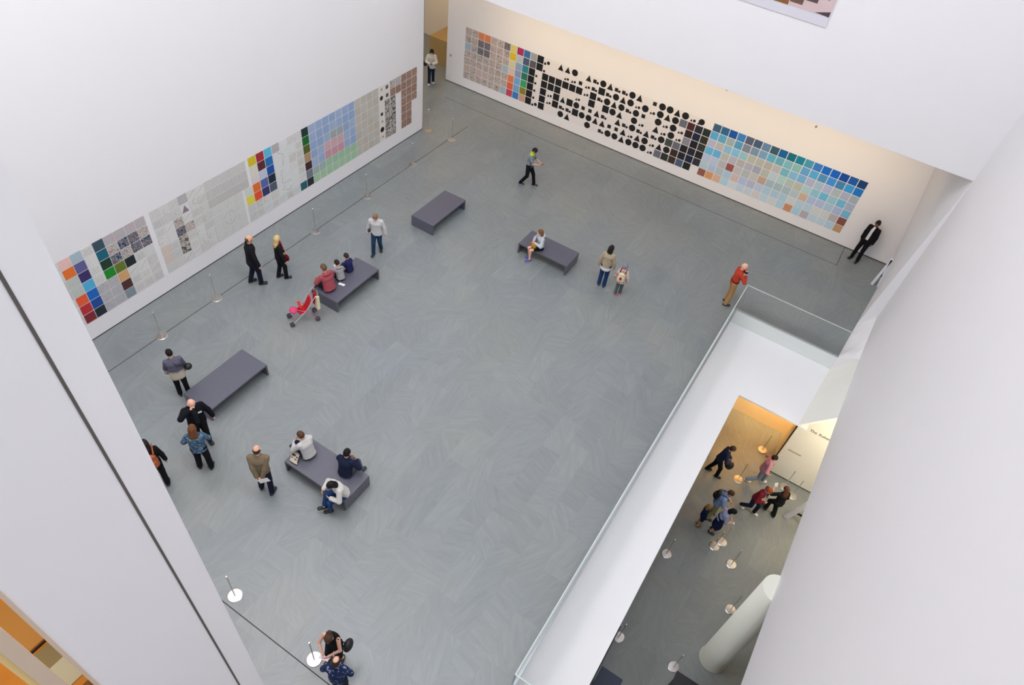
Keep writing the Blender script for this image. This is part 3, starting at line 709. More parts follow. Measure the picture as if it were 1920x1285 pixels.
def field_mesh(prims, h=0.015, k=0.03, cuts=(), infl=0.0):
    """prims -> smooth union -> surface nets. cuts: list of (point, normal): keeps the side the normal points away from; ('sub', prim) subtracts"""
    lo = np.min([pbounds(p)[0] for p in prims], 0)-infl-2*h-k; hi = np.max([pbounds(p)[1] for p in prims], 0)+infl+2*h+k
    n = np.ceil((hi-lo)/h).astype(int)+1
    F = np.full(n, 0.25, np.float32)
    ax = [lo[i]+h*np.arange(n[i]) for i in range(3)]
    for p in prims:
        a, b_ = pbounds(p); m = infl+k+2*h
        i0 = np.maximum(0, np.floor((a-m-lo)/h).astype(int)); i1 = np.minimum(n, np.ceil((b_+m-lo)/h).astype(int)+1)
        P = np.stack(np.meshgrid(*[ax[i][i0[i]:i1[i]] for i in range(3)], indexing='ij'), -1)
        d = (peval(p, P)-infl).astype(np.float32)
        S = F[i0[0]:i1[0], i0[1]:i1[1], i0[2]:i1[2]]
        hh = np.clip(0.5+0.5*(S-d)/k, 0, 1); S[...] = S*(1-hh)+d*hh-k*hh*(1-hh)
    if cuts:
        P = np.stack(np.meshgrid(*ax, indexing='ij'), -1)
        for c in cuts:
            if c[0] == 'sub': F = np.maximum(F, -peval(c[1], P))
            else: F = np.maximum(F, (P-np.array(c[0], float))@np.array(c[1], float))
    F = F.astype(np.float32); I = F < 0
    c = np.zeros(tuple(n-1), int)
    for dx in (0, 1):
        for dy in (0, 1):
            for dz in (0, 1): c += I[dx:n[0]-1+dx, dy:n[1]-1+dy, dz:n[2]-1+dz]
    act = (c > 0) & (c < 8); cells = np.argwhere(act); vid = -np.ones(act.shape, int); vid[act] = np.arange(len(cells))
    acc = np.zeros((len(cells), 3)); cnt = np.zeros(len(cells))
    corners = [(0,0,0),(1,0,0),(0,1,0),(1,1,0),(0,0,1),(1,0,1),(0,1,1),(1,1,1)]
    E_ = [(0,1),(2,3),(4,5),(6,7),(0,2),(1,3),(4,6),(5,7),(0,4),(1,5),(2,6),(3,7)]
    val = [F[tuple((cells+np.array(q)).T)] for q in corners]
    for a, b_ in E_:
        va, vb = val[a], val[b_]; m = (va < 0) != (vb < 0); t = np.where(m, va/np.where(m, va-vb, 1), 0)
        pt = np.array(corners[a])+t[:, None]*(np.array(corners[b_])-np.array(corners[a]))
        acc += pt*m[:, None]; cnt += m
    V = lo+h*(cells+acc/cnt[:, None])
    Q = []
    for axn in range(3):
        o1, o2 = [(1, 2), (2, 0), (0, 1)][axn]
        sl0 = [slice(1, None)]*3; sl1 = [slice(1, None)]*3
        A = I[tuple(slice(0, n[i]-1) if i == axn else slice(1, n[i]-1) for i in range(3))]
        B = I[tuple(slice(1, n[i]) if i == axn else slice(1, n[i]-1) for i in range(3))]
        for flip, M in ((False, A & ~B), (True, ~A & B)):
            idx = np.argwhere(M)
            if not len(idx): continue
            base = idx.copy()
            for i in range(3):
                if i != axn: base[:, i] += 1
            e1 = np.zeros(3, int); e1[o1] = 1; e2 = np.zeros(3, int); e2[o2] = 1
            q = np.stack([vid[tuple((base-e1-e2).T)], vid[tuple((base-e2).T)], vid[tuple(base.T)], vid[tuple((base-e1).T)]], 1)
            Q.append(q[:, ::-1] if flip else q)
    Q = np.concatenate(Q); Q = Q[(Q >= 0).all(1)]
    return V, Q
def np_obj(name, V, Q, m, parent=None, smooth=True, extra=None, keep=True):
    v = [tuple(q) for q in V]; f = [tuple(int(i) for i in q) for q in Q]
    if extra is not None:
        b0 = len(v); v += extra.v; f += [tuple(i+b0 for i in q) for q in extra.f]
    me = bpy.data.meshes.new(name); me.from_pydata(v, [], f); me.materials.append(m)
    if smooth: me.shade_smooth()
    o = bpy.data.objects.new(name, me); COL.objects.link(o)
    if parent is not None: o.parent = parent
    return o
def rot(ax, deg):
    a = math.radians(deg); c, s = math.cos(a), math.sin(a)
    if ax == 'x': return np.array([[1,0,0],[0,c,-s],[0,s,c]])
    if ax == 'y': return np.array([[c,0,s],[0,1,0],[-s,0,c]])
    return np.array([[c,-s,0],[s,c,0],[0,0,1]])
def ik(A, B, l1, l2, pole):
    A = np.array(A, float); B = np.array(B, float); d = B-A; L = np.linalg.norm(d)
    if L > (l1+l2)*0.995: B = A+d/L*(l1+l2)*0.995; d = B-A; L = np.linalg.norm(d)
    u = d/L; a = (l1*l1-l2*l2+L*L)/(2*L); hh = math.sqrt(max(0, l1*l1-a*a)); p = np.array(pole, float); p = p-(p@u)*u; p /= np.linalg.norm(p)+1e-9
    return A+u*a+p*hh, B

SKIN = mat('skin', '#e0ac8e', 0.55, 0, 0.05, 30, 0.03, 0.4)
SKIND = mat('skin_dark', '#7a5240', 0.55, 0, 0.05, 30, 0.03, 0.4)
SKINP = mat('skin_pink', '#eab49c', 0.5, 0, 0.05, 30, 0.03, 0.4)
EYE = mat('dark_eye', '#1d1512', 0.3)
def hairm(c): return mat('hair_'+c.lstrip('#'), c, 0.65, 0, 0.35, 60, 0.5, 0.3)

def person(label, loc, yaw, h=1.75, skin=None, lean=0, roll=0, twist=0, sit=None, pel=(0, 0), feet=((-.11, .0), (.11, .0)), fz=(0, 0), toe=(8, -8),
           hands=((-.27, .05, .80), (.27, .05, .80)), elbow=((-1, -.6, -.3), (1, -.6, -.3)), palms=None, head=(0, 0), hb=1.07,
           top=None, topm=None, sleeve=1.0, hem=0.10, topi=0.016, open_front=None, hood=False, collar=None, legs='#20242c', leglen=1.0, legi=0.012, skirt=None, shoes='#1c1c1e', sole=None,
           hair='short', hairc='#2a1e18', child=False, scarf=None, build=1.0, knee=None, belt=None):
    s = h/1.75; skin = skin or SKIN
    up = rot('y', roll) @ rot('x', -lean) @ np.array([0, 0, 1.0])
    Rt = rot('z', twist)
    side = rot('y', roll) @ Rt @ np.array([1.0, 0, 0]); side = side-(side@up)*up; side /= np.linalg.norm(side); front = np.cross(up, side)
    pz = sit+0.095*s if sit is not None else min(math.sqrt(max(.4, .853**2-(feet[i][0]-(-.085, .085)[i]-pel[0])**2-(feet[i][1]-pel[1])**2))+.105 for i in (0, 1))*s+min(fz)*0
    Pv = np.array([pel[0]*s, pel[1]*s, pz])
    nb = Pv+up*0.53*s; ch = Pv+up*0.36*s; wst = Pv+up*0.17*s
    shs = 0.156*s*build if not child else 0.14*s
    SH = [Pv+up*0.436*s-side*shs, Pv+up*0.436*s+side*shs]
    HP = [Pv-side*0.085*s+np.array([0, 0, -.02*s]), Pv+side*0.085*s+np.array([0, 0, -.02*s])]
    Hr = rot('z', twist+head[1]) @ rot('x', -head[0]-lean*0.35)
    hs = s*(1.18 if child else 1.0)*hb
    hup, hfr, hsd = Hr@np.array([0, 0, 1.]), Hr@np.array([0, 1., 0]), Hr@np.array([1., 0, 0])
    hc = nb+0.5*(up+hup)*0.105*s+hup*0.045*hs+hfr*0.02*hs
    FT = []; KN = []
    for i in range(2):
        an = np.array([feet[i][0]*s, feet[i][1]*s, 0.085*s+fz[i]])
        pole = (0, 1, 0.15) if knee is None else knee[i]
        k_, an = ik(HP[i], an, 0.44*s, 0.42*s, pole); KN.append(k_); FT.append(an)
    EL = []; WR = []
    for i in range(2):
        t = np.array(hands[i], float)*s
        if sit is not None: t[2] += sit-0.42*s
        e_, w_ = ik(SH[i], t, 0.285*s, 0.25*s, elbow[i]); EL.append(e_); WR.append(w_)
    b_ = build
    # body, one continuous surface
    pr = [loft(Pv+up*.02*s, wst, side, front, (.150*s*b_, .102*s*b_), (.128*s*b_, .092*s*b_)), loft(wst, ch, side, front, (.128*s*b_, .092*s*b_), (.152*s*b_, .106*s*b_)),
          loft(ch, Pv+up*.455*s, side, front, (.152*s*b_, .104*s*b_), (.10*s, .058*s)), seg_cap(nb-up*.06*s, hc-hup*.06*hs, .056*s, .05*s)]
    arms = []; lg = []
    for i in range(2):
        arms += [seg_cap(SH[i], EL[i], .046*s*b_, .037*s), seg_cap(EL[i], WR[i], .036*s, .025*s)]
        lg += [seg_cap(HP[i], KN[i], .082*s*b_, .052*s), seg_cap(KN[i], FT[i], .050*s, .035*s)]
    headp = [ell(hc, [hsd, hfr, hup], (.074*hs, .093*hs, .108*hs)), ell(hc+hfr*.03*hs-hup*.055*hs, [hsd, hfr, hup], (.05*hs, .06*hs, .058*hs)),
             seg_cap(hc+hfr*.092*hs+hup*.005*hs, hc+hfr*.108*hs-hup*.025*hs, .010*hs, .015*hs)]
    for q in (-1, 1): headp.append(ell(hc+hsd*q*.078*hs-hup*.01*hs, [hsd, hfr, hup], (.012*hs, .022*hs, .032*hs)))
    fingers = MB(); palms_ = []; GR = []
    for i in range(2):
        fd = WR[i]-EL[i]; fd /= np.linalg.norm(fd)
        if palms and palms[i] is not None: fd = np.array(palms[i], float); fd /= np.linalg.norm(fd)
        inn = (side if i == 0 else -side); inn = inn-(inn@fd)*fd; inn /= np.linalg.norm(inn)+1e-9   # palm normal
        wv = np.cross(fd, inn)*(1 if i == 0 else -1)  # across the palm towards the thumb
        if wv@front < 0: wv = -wv
        pc = WR[i]+fd*.05*s; palms_.append(loft(WR[i]+fd*.015*s, WR[i]+fd*.08*s, wv, inn, (.03*s, .016*s), (.040*s, .014*s)))
        for kf, (off, ln) in enumerate(((.029, .062), (.010, .072), (-.009, .067), (-.027, .052))):
            p0 = WR[i]+fd*.078*s+wv*off*s; p1 = p0+(fd*.9+inn*.25)*ln*.45*s; p2 = p1+(fd*.65+inn*.75)*ln*.35*s; p3 = p2+(fd*.35+inn*.95)*ln*.25*s
            fingers.tube([p0, p1, p2, p3], [.0095*s, .009*s, .008*s, .006*s], 6)
        t0 = WR[i]+fd*.03*s+wv*.026*s; t1 = t0+(fd*.6+wv*.7+inn*.2)*.03*s; t2 = t1+(fd*.9+wv*.25+inn*.3)*.03*s
        fingers.tube([t0, t1, t2], [.012*s, .0105*s, .008*s], 6)
        GR.append(WR[i]+fd*.10*s+inn*.02*s)
    ftp = [seg_cap(FT[i], FT[i]+np.array([0, 0, -.04*s]), .035*s, .035*s) for i in range(2)]
    V, Q = field_mesh(pr+headp+arms+palms_+lg+ftp, 0.014 if h > 1.4 else 0.012, 0.022*s)
    body = np_obj('person', V, Q, skin, extra=fingers); tag(body, label, 'person')
    X = np.zeros(3)
    # shoes
    for i in range(2):
        fd = rot('z', toe[i]) @ np.array([0, 1., 0]); a = FT[i]*1.0; a[2] = FT[i][2]-.085*s
        base = a+np.array([0, 0, .038*s])
        if fz[i] > .1: pass
        sd = np.cross(fd, [0, 0, 1])
        V, Q = field_mesh([loft(base-fd*.045*s, base+fd*.14*s, sd, [0, 0, 1], (.036*s, .036*s), (.045*s, .03*s)), seg_cap(FT[i]+np.array([0, 0, -.02*s]), base, .042*s, .044*s)], .011, .02, cuts=[((0, 0, a[2]+.004), (0, 0, -1))], infl=.006)
        so = np_obj('shoe', V, Q, mat('shoe_'+shoes.lstrip('#'), shoes, .5, 0, .08, 30), body)
        if sole:
            V, Q = field_mesh([loft(base-fd*.045*s-np.array([0, 0, .024*s]), base+fd*.14*s-np.array([0, 0, .024*s]), sd, [0, 0, 1], (.046*s, .022*s), (.052*s, .020*s))], .011, .01, cuts=[((0, 0, a[2]+.001), (0, 0, -1)), ((0, 0, a[2]+.028), (0, 0, 1))])
            np_obj('sole', V, Q, mat('sole_'+sole.lstrip('#'), sole, .6), so)
    # trousers / skirt
    if legs:
        LL = []
        for i in range(2):
            if leglen >= 0.6:
                t = min(1.0, (leglen-.5)/.5)
                LL += [seg_cap(HP[i], KN[i], .090*s*b_, .062*s), seg_cap(KN[i], KN[i]+(FT[i]-KN[i])*t*.98, .060*s, .054*s)]
            else:
                t = leglen/.5; e_ = HP[i]+(KN[i]-HP[i])*t; LL.append(seg_cap(HP[i], e_, .094*s*b_, .078*s))
        V, Q = field_mesh([loft(Pv-up*.02*s, Pv+up*.10*s, side, front, (.152*s*b_, .106*s*b_), (.135*s*b_, .097*s*b_))]+LL, .015, .022, infl=legi*s)
        np_obj('shorts' if leglen < .6 else 'trousers', V, Q, legs if not isinstance(legs, str) else fabric(legs), body)
    if skirt:
        k_ = (KN[0]+KN[1])/2; e_ = Pv+(k_-Pv)*skirt[1]
        V, Q = field_mesh([loft(Pv+up*.1*s, e_, side, front, (.15*s, .11*s), (.2*s, .16*s))], .016, .02, infl=.02)
        np_obj('skirt', V, Q, fabric(skirt[0]), body)
    # top
    if top or topm:
        m = topm or fabric(top); T = []
        i_ = topi*s*.72; SL = []
        T += [loft(Pv-up*hem*.6*s, wst, side, front, (.156*s*b_, .111*s*b_), (.136*s*b_, .099*s*b_)), loft(wst, ch, side, front, (.136*s*b_, .099*s*b_), (.157*s*b_, .109*s*b_)),
              loft(ch, Pv+up*.455*s, side, front, (.157*s*b_, .107*s*b_), (.105*s, .06*s)), seg_cap(nb-up*.07*s, nb-up*.02*s, .058*s, .050*s)]
        for i in range(2):
            if sleeve > 0:
                T.append(seg_cap(SH[i], SH[i]+(EL[i]-SH[i])*.3, .050*s*b_, .048*s))
                t = min(1, sleeve/.5); SL.append([seg_cap(SH[i], SH[i]+(EL[i]-SH[i])*t, .050*s*b_, .043*s)])
                if sleeve > .5: SL[-1].append(seg_cap(EL[i], EL[i]+(WR[i]-EL[i])*(sleeve-.5)/.5*.95, .042*s, .034*s))
        if hood: T.append(ell(nb-front*.085*s-up*.005*s, [side, front, up], (.10*s, .05*s, .06*s)))
        cuts = [(tuple(Pv-up*hem*s), tuple(-up)), (tuple(nb+up*.012*s), tuple(up))]
        if open_front:
            cuts.append(('sub', loft(Pv-up*.3*s+front*.17*s, nb+front*.12*s, side, front, (.05*s, .12*s), (.045*s, .09*s))))
            V, Q = field_mesh([loft(Pv, ch, side, front, (.15*s*b_, .11*s*b_), (.165*s*b_, .113*s*b_)), loft(ch, Pv+up*.46*s, side, front, (.165*s*b_, .111*s*b_), (.12*s, .072*s)), seg_cap(nb-up*.06*s, nb, .06*s, .055*s)], .015, .02, infl=.008)
            np_obj('shirt', V, Q, fabric(open_front), body)
        V, Q = field_mesh(T, .015, .03*s, cuts=cuts, infl=i_)
        for S_ in SL:
            V2, Q2 = field_mesh(S_, .015, .02*s, infl=i_); Q = np.concatenate([Q, Q2+len(V)]); V = np.concatenate([V, V2])
        np_obj('jacket' if open_front else 'top', V, Q, m, body)
    if collar:
        V, Q = field_mesh([loft(nb-up*.045*s, nb-up*.015*s, side, front, (.12*s, .085*s), (.075*s, .07*s))], .012, .02, infl=.012)
        np_obj('collar', V, Q, fabric(collar), body)
    if belt:
        V, Q = field_mesh([loft(Pv+up*.07*s, Pv+up*.085*s, side, front, (.157*s*b_, .112*s*b_), (.157*s*b_, .112*s*b_))], .013, .01, cuts=[(tuple(Pv+up*.1*s), tuple(up)), (tuple(Pv+up*.055*s), tuple(-up))], infl=.017)
        np_obj('belt', V, Q, fabric(belt), body)
    if scarf:
        V, Q = field_mesh([seg_cap(nb-side*.06*s+front*.04*s, nb+side*.06*s+front*.04*s, .05*s, .05*s), seg_cap(nb+front*.08*s, ch+front*.13*s+side*.03*s-up*.1*s, .04*s, .045*s)], .013, .03)
        np_obj('scarf', V, Q, fabric(scarf), body)
    # hair
    H = []; cuts = [('sub', ell(hc+hfr*.085*hs-hup*.045*hs, [hsd, hfr, hup], (.062*hs, .075*hs, .085*hs)))]
    if hair in ('short', 'long', 'bun', 'bob', 'fringe', 'thin'):
        H.append(ell(hc-hfr*.006*hs+hup*.012*hs, [hsd, hfr, hup], (.084*hs, .100*hs, .112*hs)))
    if hair == 'short': cuts.append((tuple(hc-hup*.055*hs), tuple(-hup)))
    if hair == 'thin': cuts += [(tuple(hc-hup*.055*hs), tuple(-hup)), ('sub', ell(hc+hup*.11*hs+hfr*.01*hs, [hsd, hfr, hup], (.062*hs, .075*hs, .06*hs)))]
    if hair == 'bun': H.append(ell(hc-hfr*.115*hs+hup*.045*hs, [hsd, hfr, hup], (.045*hs,)*3)); cuts.append((tuple(hc-hup*.06*hs), tuple(-hup)))
    if hair == 'bob': H.append(loft(hc-hfr*.03*hs, hc-hfr*.04*hs-hup*.12*hs, hsd, hfr, (.09*hs, .08*hs), (.095*hs, .07*hs)))
    if hair == 'long': H += [loft(hc-hfr*.04*hs, nb-up*.03*s-front*.06*s, hsd, hfr, (.09*hs, .075*hs), (.105*hs, .05*hs)), loft(nb-up*.03*s-front*.07*s, nb-up*.20*s-front*.10*s, side, front, (.10*hs, .045*hs), (.075*hs, .03*hs))]
    if hair == 'ring':
        H.append(ell(hc-hup*.005*hs-hfr*.006*hs, [hsd, hfr, hup], (.082*hs, .098*hs, .085*hs))); cuts += [(tuple(hc+hup*.045*hs), tuple(hup)), (tuple(hc-hup*.06*hs), tuple(-hup)), (tuple(hc+hfr*.045*hs), tuple(hfr))]
    if hair == 'hat':
        H.append(ell(hc+hup*.02*hs-hfr*.006*hs, [hsd, hfr, hup], (.095*hs, .11*hs, .125*hs))); H.append(ell(hc+hup*.15*hs-hfr*.02*hs, [hsd, hfr, hup], (.03*hs,)*3)); cuts = [(tuple(hc-hup*.03*hs), tuple(-hup)), ('sub', ell(hc+hfr*.11*hs-hup*.05*hs, [hsd, hfr, hup], (.07*hs, .06*hs, .07*hs)))]
    if H:
        V, Q = field_mesh(H, .011, .02, cuts=cuts)
        np_obj('knit_hat' if hair == 'hat' else 'hair', V, Q, topm_hat if hair == 'hat' else hairm(hairc), body)
    for q in (-1, 1):
        m_ = MB(); m_.lathe([(.0005, -.008*hs), (.009*hs, -.003*hs), (.009*hs, .003*hs), (.0005, .008*hs)], 8, tuple(hc+hfr*.086*hs+hsd*q*.03*hs+hup*.012*hs)); m_.build('eye', EYE, body)
    m_ = MB(); mm_ = [hc+hfr*(.094-.012*abs(q))*hs+hsd*q*.022*hs-hup*.058*hs for q in (-1, -.5, 0, .5, 1)]; m_.tube(mm_, .006*hs, 6); m_.build('mouth', mat('lips', '#a8584c', .5), body)
    body.location = loc; body.rotation_euler = (0, 0, math.radians(yaw))
    RZ = rot('z', yaw); L0 = np.array(loc, float)
    W = lambda p: L0+RZ@np.array(p)
    return dict(o=body, grip=[W(g) for g in GR], chest=W(ch), nb=W(nb), pel=W(Pv), up=RZ@up, front=RZ@front, side=RZ@side, s=s, head=W(hc), hfr=RZ@hfr)

topm_hat = ramp_mat('grey_knit', [(0, '#7c7a88'), (.5, '#b9b6c0'), (1, '#64626e')], 'wave', 9, .9, 1.5)
def frame(c, x, y, z):
    M = Matrix(((x[0], y[0], z[0], c[0]), (x[1], y[1], z[1], c[1]), (x[2], y[2], z[2], c[2]), (0, 0, 0, 1))); return M
def sheet(name, label, cat, c, d1, d2, w_, h_, m, thick=0.004):
    d1 = np.array(d1, float); d1 /= np.linalg.norm(d1); d2 = np.array(d2, float); d2 -= (d2@d1)*d1; d2 /= np.linalg.norm(d2); n = np.cross(d1, d2)
    o = MB().box((-w_/2, -h_/2, -thick/2), (w_/2, h_/2, thick/2)).build(name, m, bevel=min(.002, thick/3)); o.matrix_world = frame(c, d1, d2, n); return tag(o, label, cat)
def soft(name, label, cat, prims, m, extra=None, k=.03, h=.014):
    """soft bag built in world metres around its own centre"""
    c = np.mean([(pbounds(p)[0]+pbounds(p)[1])/2 for p in prims], 0)
    V, Q = field_mesh(prims, h, k); o = np_obj(name, V-c, Q, m); o.location = c; tag(o, label, cat)
    if extra:
        for nm, pts, r_, mm in extra: MB().tube([np.array(p)-c for p in pts], r_, 8).build(nm, mm, o, smooth=False)
    return o
def backpack(P, label, m, strapm=None, size=1.0, pocket=None):
    s = P['s']*size; c = P['chest']-P['front']*.21*s-P['up']*.03*s; u, f, sd = P['up'], P['front'], P['side']
    e = []
    for q in (-1, 1):
        a = P['chest']+sd*q*.09*s; e.append(('strap', [c+sd*q*.09*s+u*.16*s, P['nb']+sd*q*.10*s+u*.0*s, a+f*.145*s+u*.05*s, a+f*.13*s-u*.12*s, c+sd*q*.12*s-u*.15*s], .014*s, strapm or m))
    o = soft('backpack', label, 'backpack', [loft(c-u*.14*s, c+u*.10*s, sd, f, (.14*s, .075*s), (.12*s, .06*s)), loft(c-u*.13*s-f*.06*s, c-u*.02*s-f*.06*s, sd, f, (.10*s, .05*s), (.09*s, .04*s))], m, e)
    if pocket:
        V, Q = field_mesh([loft(c-u*.06*s-f*.085*s, c-u*.0*s-f*.08*s, sd, f, (.05*s, .035*s), (.05*s, .03*s))], .012, .01)
        np_obj('pocket', V-np.array(o.location), Q, pocket, o)
    return o

# ---- main floor
PHONE = mat('black_phone', '#15161a', .25); PAPER = mat('white_paper', '#f2f1ee', .8); LEATHER = mat('black_leather', '#17171a', .5, 0, .1, 20)
MID = [.0, .0]
p = person('bald man in a black coat and dark blue jeans walking beside the left rope line', (1.72, 10.24, 0), -28, 1.90, lean=3, feet=((-.10, -.12), (.11, .12)), fz=(.0, 0), toe=(10, -6), hands=((-.33, .0, .84), (.33, .12, .88)),
           top='#1b1b20', hem=.22, topi=.03, legs='#1a2036', shoes='#211c18', hair='ring', hairc='#5a4636', head=(4, -10), build=1.08)
p = person('blond woman in a black jacket with a red scarf near the left rope line', (2.16, 10.93, 0), -24, 1.68, lean=2, feet=((-.08, -.10), (.10, .10)), hands=((-.18, .22, .92), (.27, .1, .82)),
           top='#1d1d21', hem=.14, topi=.024, legs='#191a20', shoes='#1c1a18', hair='long', hairc='#d9bd80', head=(2, 25), scarf='#8a1a2c')
soft('hand_bag', 'dark red bag held in front of the blond woman in the black jacket', 'bag', [ell(p['grip'][0]-np.array([0, 0, .18]), np.eye(3), (.10, .07, .13))], fabric('#7c1828'), [('handle', [p['grip'][0]+np.array([0, 0, 0.0]), p['grip'][0]-np.array([.05, .0, .08])], .008, fabric('#7c1828'))])
p = person('woman in a white jumper and blue jeans walking towards the empty far bench', (3.66, 13.80, 0), -152, 1.70, lean=3, feet=((-.10, -.14), (.10, .18)), toe=(12, -10), hands=((-.31, .0, .84), (.30, .0, .84)),
           top='#d6d4d4', hem=.12, topi=.034, legs='#22405e', shoes='#23242a', hair='short', hairc='#8a6b50', head=(28, 0), build=1.12, skin=SKINP)
soft('shoulder_bag', 'thin dark bag strap and small bag worn by the woman in the white jumper', 'bag', [ell(p['pel']+p['side']*.23+np.array([0, 0, .02]), np.eye(3), (.05, .09, .10))], fabric('#4a4a50'), [('strap', [p['pel']+p['side']*.22+np.array([0, 0, .1]), p['chest']+p['side']*.16+p['front']*.10, p['nb']+p['side']*.10-np.array([0, 0, .02])], .008, fabric('#4a4a50'))])
p = person('young man in a grey checked shirt with lime collar walking while looking at a phone', (5.50, 20.62, 0), -78, 1.74, lean=5, feet=((-.08, .26), (.10, -.24)), fz=(0, .02), toe=(5, -5), hands=((-.07, .40, 1.08), (.07, .38, 1.06)), elbow=((-1, -.4, -1), (1, -.4, -1)),
           topm=ramp_mat('grey_check_shirt', [(0, '#6f7680'), (.45, '#9ba3ab'), (.6, '#59606a'), (1, '#aab2b8')], 'voronoi', 22), sleeve=.42, hem=.08, legs='#14151a', shoes='#1c2434', sole='#d8d8dc', hair='short', hairc='#221a16', head=(32, 0), collar='#b8d43c')
sheet('phone', 'dark phone held by the young man in the checked shirt', 'phone', (p['grip'][0]+p['grip'][1])/2+np.array([0, 0, .01]), p['side'], p['front']*.8+np.array([0, 0, .6]), .08, .15, PHONE, .01)
p = person('girl in a pale hoodie and black shorts sitting with a mustard bag', (8.12, 17.12, 0), 143, 1.60, sit=.43, lean=6, feet=((-.12, .44), (.06, .36)), hands=((-.10, .30, .78), (.10, .26, .74)), elbow=((-1, -.4, -.6), (1, -.4, -.6)),
           top='#c9ced4', hem=.06, topi=.026, legs='#16171b', leglen=.30, shoes='#5a58a0', sole='#d9dce6', hair='bob', hairc='#7a5436', head=(8, -10), skin=SKINP, hood=True)
soft('shoulder_bag', 'mustard yellow bag on the lap of the girl sitting on the middle bench', 'bag', [ell(p['pel']+p['front']*.27+np.array([0, 0, .13]), [p['side'], p['front'], [0, 0, 1]], (.15, .09, .12))], fabric('#c8902a'), [('strap', [p['pel']+p['front']*.25-p['side']*.1+np.array([0, 0, .22]), p['chest']+p['front']*.13, p['nb']+p['side']*.08], .009, fabric('#3a2c24'))])
p = person('dark haired woman in a tan jumper and blue jeans seen from behind', (10.55, 17.24, 0), 14, 1.72, feet=((-.09, .0), (.10, -.04)), hands=((-.27, .03, .83), (.28, .03, .84)),
           top='#b9a98e', hem=.10, topi=.028, legs='#1e3c68', shoes='#26345c', sole='#e4e4ea', hair='bob', hairc='#1c1614', head=(8, -22))
V, Q = field_mesh([loft(np.array([0, 0, .80]), np.array([0, 0, .84]), (1, 0, 0), (0, 1, 0), (.165, .12), (.165, .12))], .014, .01, infl=.012); np_obj('shirt_hem', V, Q, fabric('#f0f0f0'), p['o'])
p = person('child in a grey knitted hat, pale pink coat and pink shoes', (11.20, 17.16, 0), 8, 1.34, child=True, feet=((-.08, -.04), (.09, .10)), hands=((-.30, .08, .86), (.28, .05, .82)),
           topm=ramp_mat('pink_white_coat', [(0, '#d8cfc2'), (.5, '#e4d8cc'), (.56, '#dc8c80'), (1, '#d4c0b4')], 'noise', 5, .9, 1.0, 2), hem=.22, topi=.04, legs='#5a6468', shoes='#ea6f86', hair='hat', head=(2, -12))
backpack(p, 'cream child backpack with a red patch worn by the child in the knitted hat', mat('cream_canvas'), fabric('#26282a'), 1.25, fabric('#c02028'))
p = person('bald man in an orange jumper and tan trousers by the glass balustrade', (14.38, 19.2, 0), -62, 1.80, feet=((-.12, .02), (.12, -.02)), hands=((-.06, .22, 1.40), (.08, .24, 1.30)), elbow=((-1, .2, -.9), (1, .3, -.8)),
           top='#c2442e', hem=.06, topi=.022, legs='#b88f5e', shoes='#2a2622', hair='none', head=(14, -8), skin=SKINP, build=1.05, belt='#3a3028', lean=4)
soft('camera', 'small black camera held at the chin of the bald man in orange-red', 'camera', [ell((p['grip'][0]+p['grip'][1])/2, np.eye(3), (.06, .05, .045))], BLACKM)
p = person('person in a black suit and white shirt leaning on the back wall', (17.66, 24.88, 0), 158, 1.80, skin=SKIND, lean=-5, feet=((-.13, .14), (.13, .12)), hands=((-.22, -.02, .84), (.22, -.02, .84)), elbow=((-1, -.8, 0), (1, -.8, 0)),
           top='#15151a', hem=.14, topi=.03, open_front='#e4e0e0', legs='#131318', shoes='#101012', hair='short', hairc='#1a1412', head=(10, 10), build=1.1, pel=(0, -.02))
p = person('woman in a white jumper and dark jeans in the passage reading a phone', (-2.10, 24.56, 0), -146, 1.66, lean=2, feet=((-.09, -.10), (.09, .12)), hands=((-.07, .30, 1.12), (.07, .30, 1.12)), elbow=((-1, -.3, -1), (1, -.3, -1)),
           top='#e8e2d8', hem=.16, topi=.036, legs='#1c2a44', shoes='#e6e2dc', hair='long', hairc='#1e1512', head=(26, 0))
sheet('phone', 'phone held by the woman in the passage', 'phone', (p['grip'][0]+p['grip'][1])/2+np.array([0, 0, .01]), p['side'], p['front']*.7+np.array([0, 0, .7]), .08, .15, PHONE, .01)
soft('shoulder_bag', 'black bag hanging at the side of the woman in the passage', 'bag', [ell(p['pel']+p['side']*.27+np.array([0, 0, .05]), np.eye(3), (.07, .12, .14))], LEATHER, [('strap', [p['pel']+p['side']*.26+np.array([0, 0, .15]), p['nb']+p['side']*.15-np.array([0, 0, .02])], .01, LEATHER)])
# bench with the family
p = person('man in a faded red hoodie sitting on the bench beside the pushchair', (4.02, 11.12, 0), 82, 1.82, sit=.43, lean=14, feet=((-.16, .48), (.16, .46)), hands=((-.12, .40, .66), (.12, .38, .66)), elbow=((-1, -.4, -.4), (1, -.4, -.4)),
           top='#b0555e', hem=.06, topi=.032, legs='#2a2c34', shoes='#2c2a2a', hair='short', hairc='#6a5440', head=(6, 4), hood=True, build=1.1)
sheet('leaflet', 'white leaflet lying on the bench behind the man in the red hoodie', 'leaflet', (4.14, 11.52, .434), (1, .2, 0), (0, 1, 0), .21, .09, PAPER)
p = person('child in a light grey hoodie sitting on the bench next to the man in red', (3.97, 11.68, 0), 68, 1.32, child=True, sit=.43, lean=16, feet=((-.10, .40), (.10, .40)), fz=(.1, .1), hands=((-.07, .36, .80), (.07, .36, .80)), elbow=((-1, -.2, -.8), (1, -.2, -.8)),
           top='#a9a7ab', hem=.05, topi=.03, legs='#26262c', shoes='#303036', hair='short', hairc='#2c1e18', head=(22, 10), hood=True)
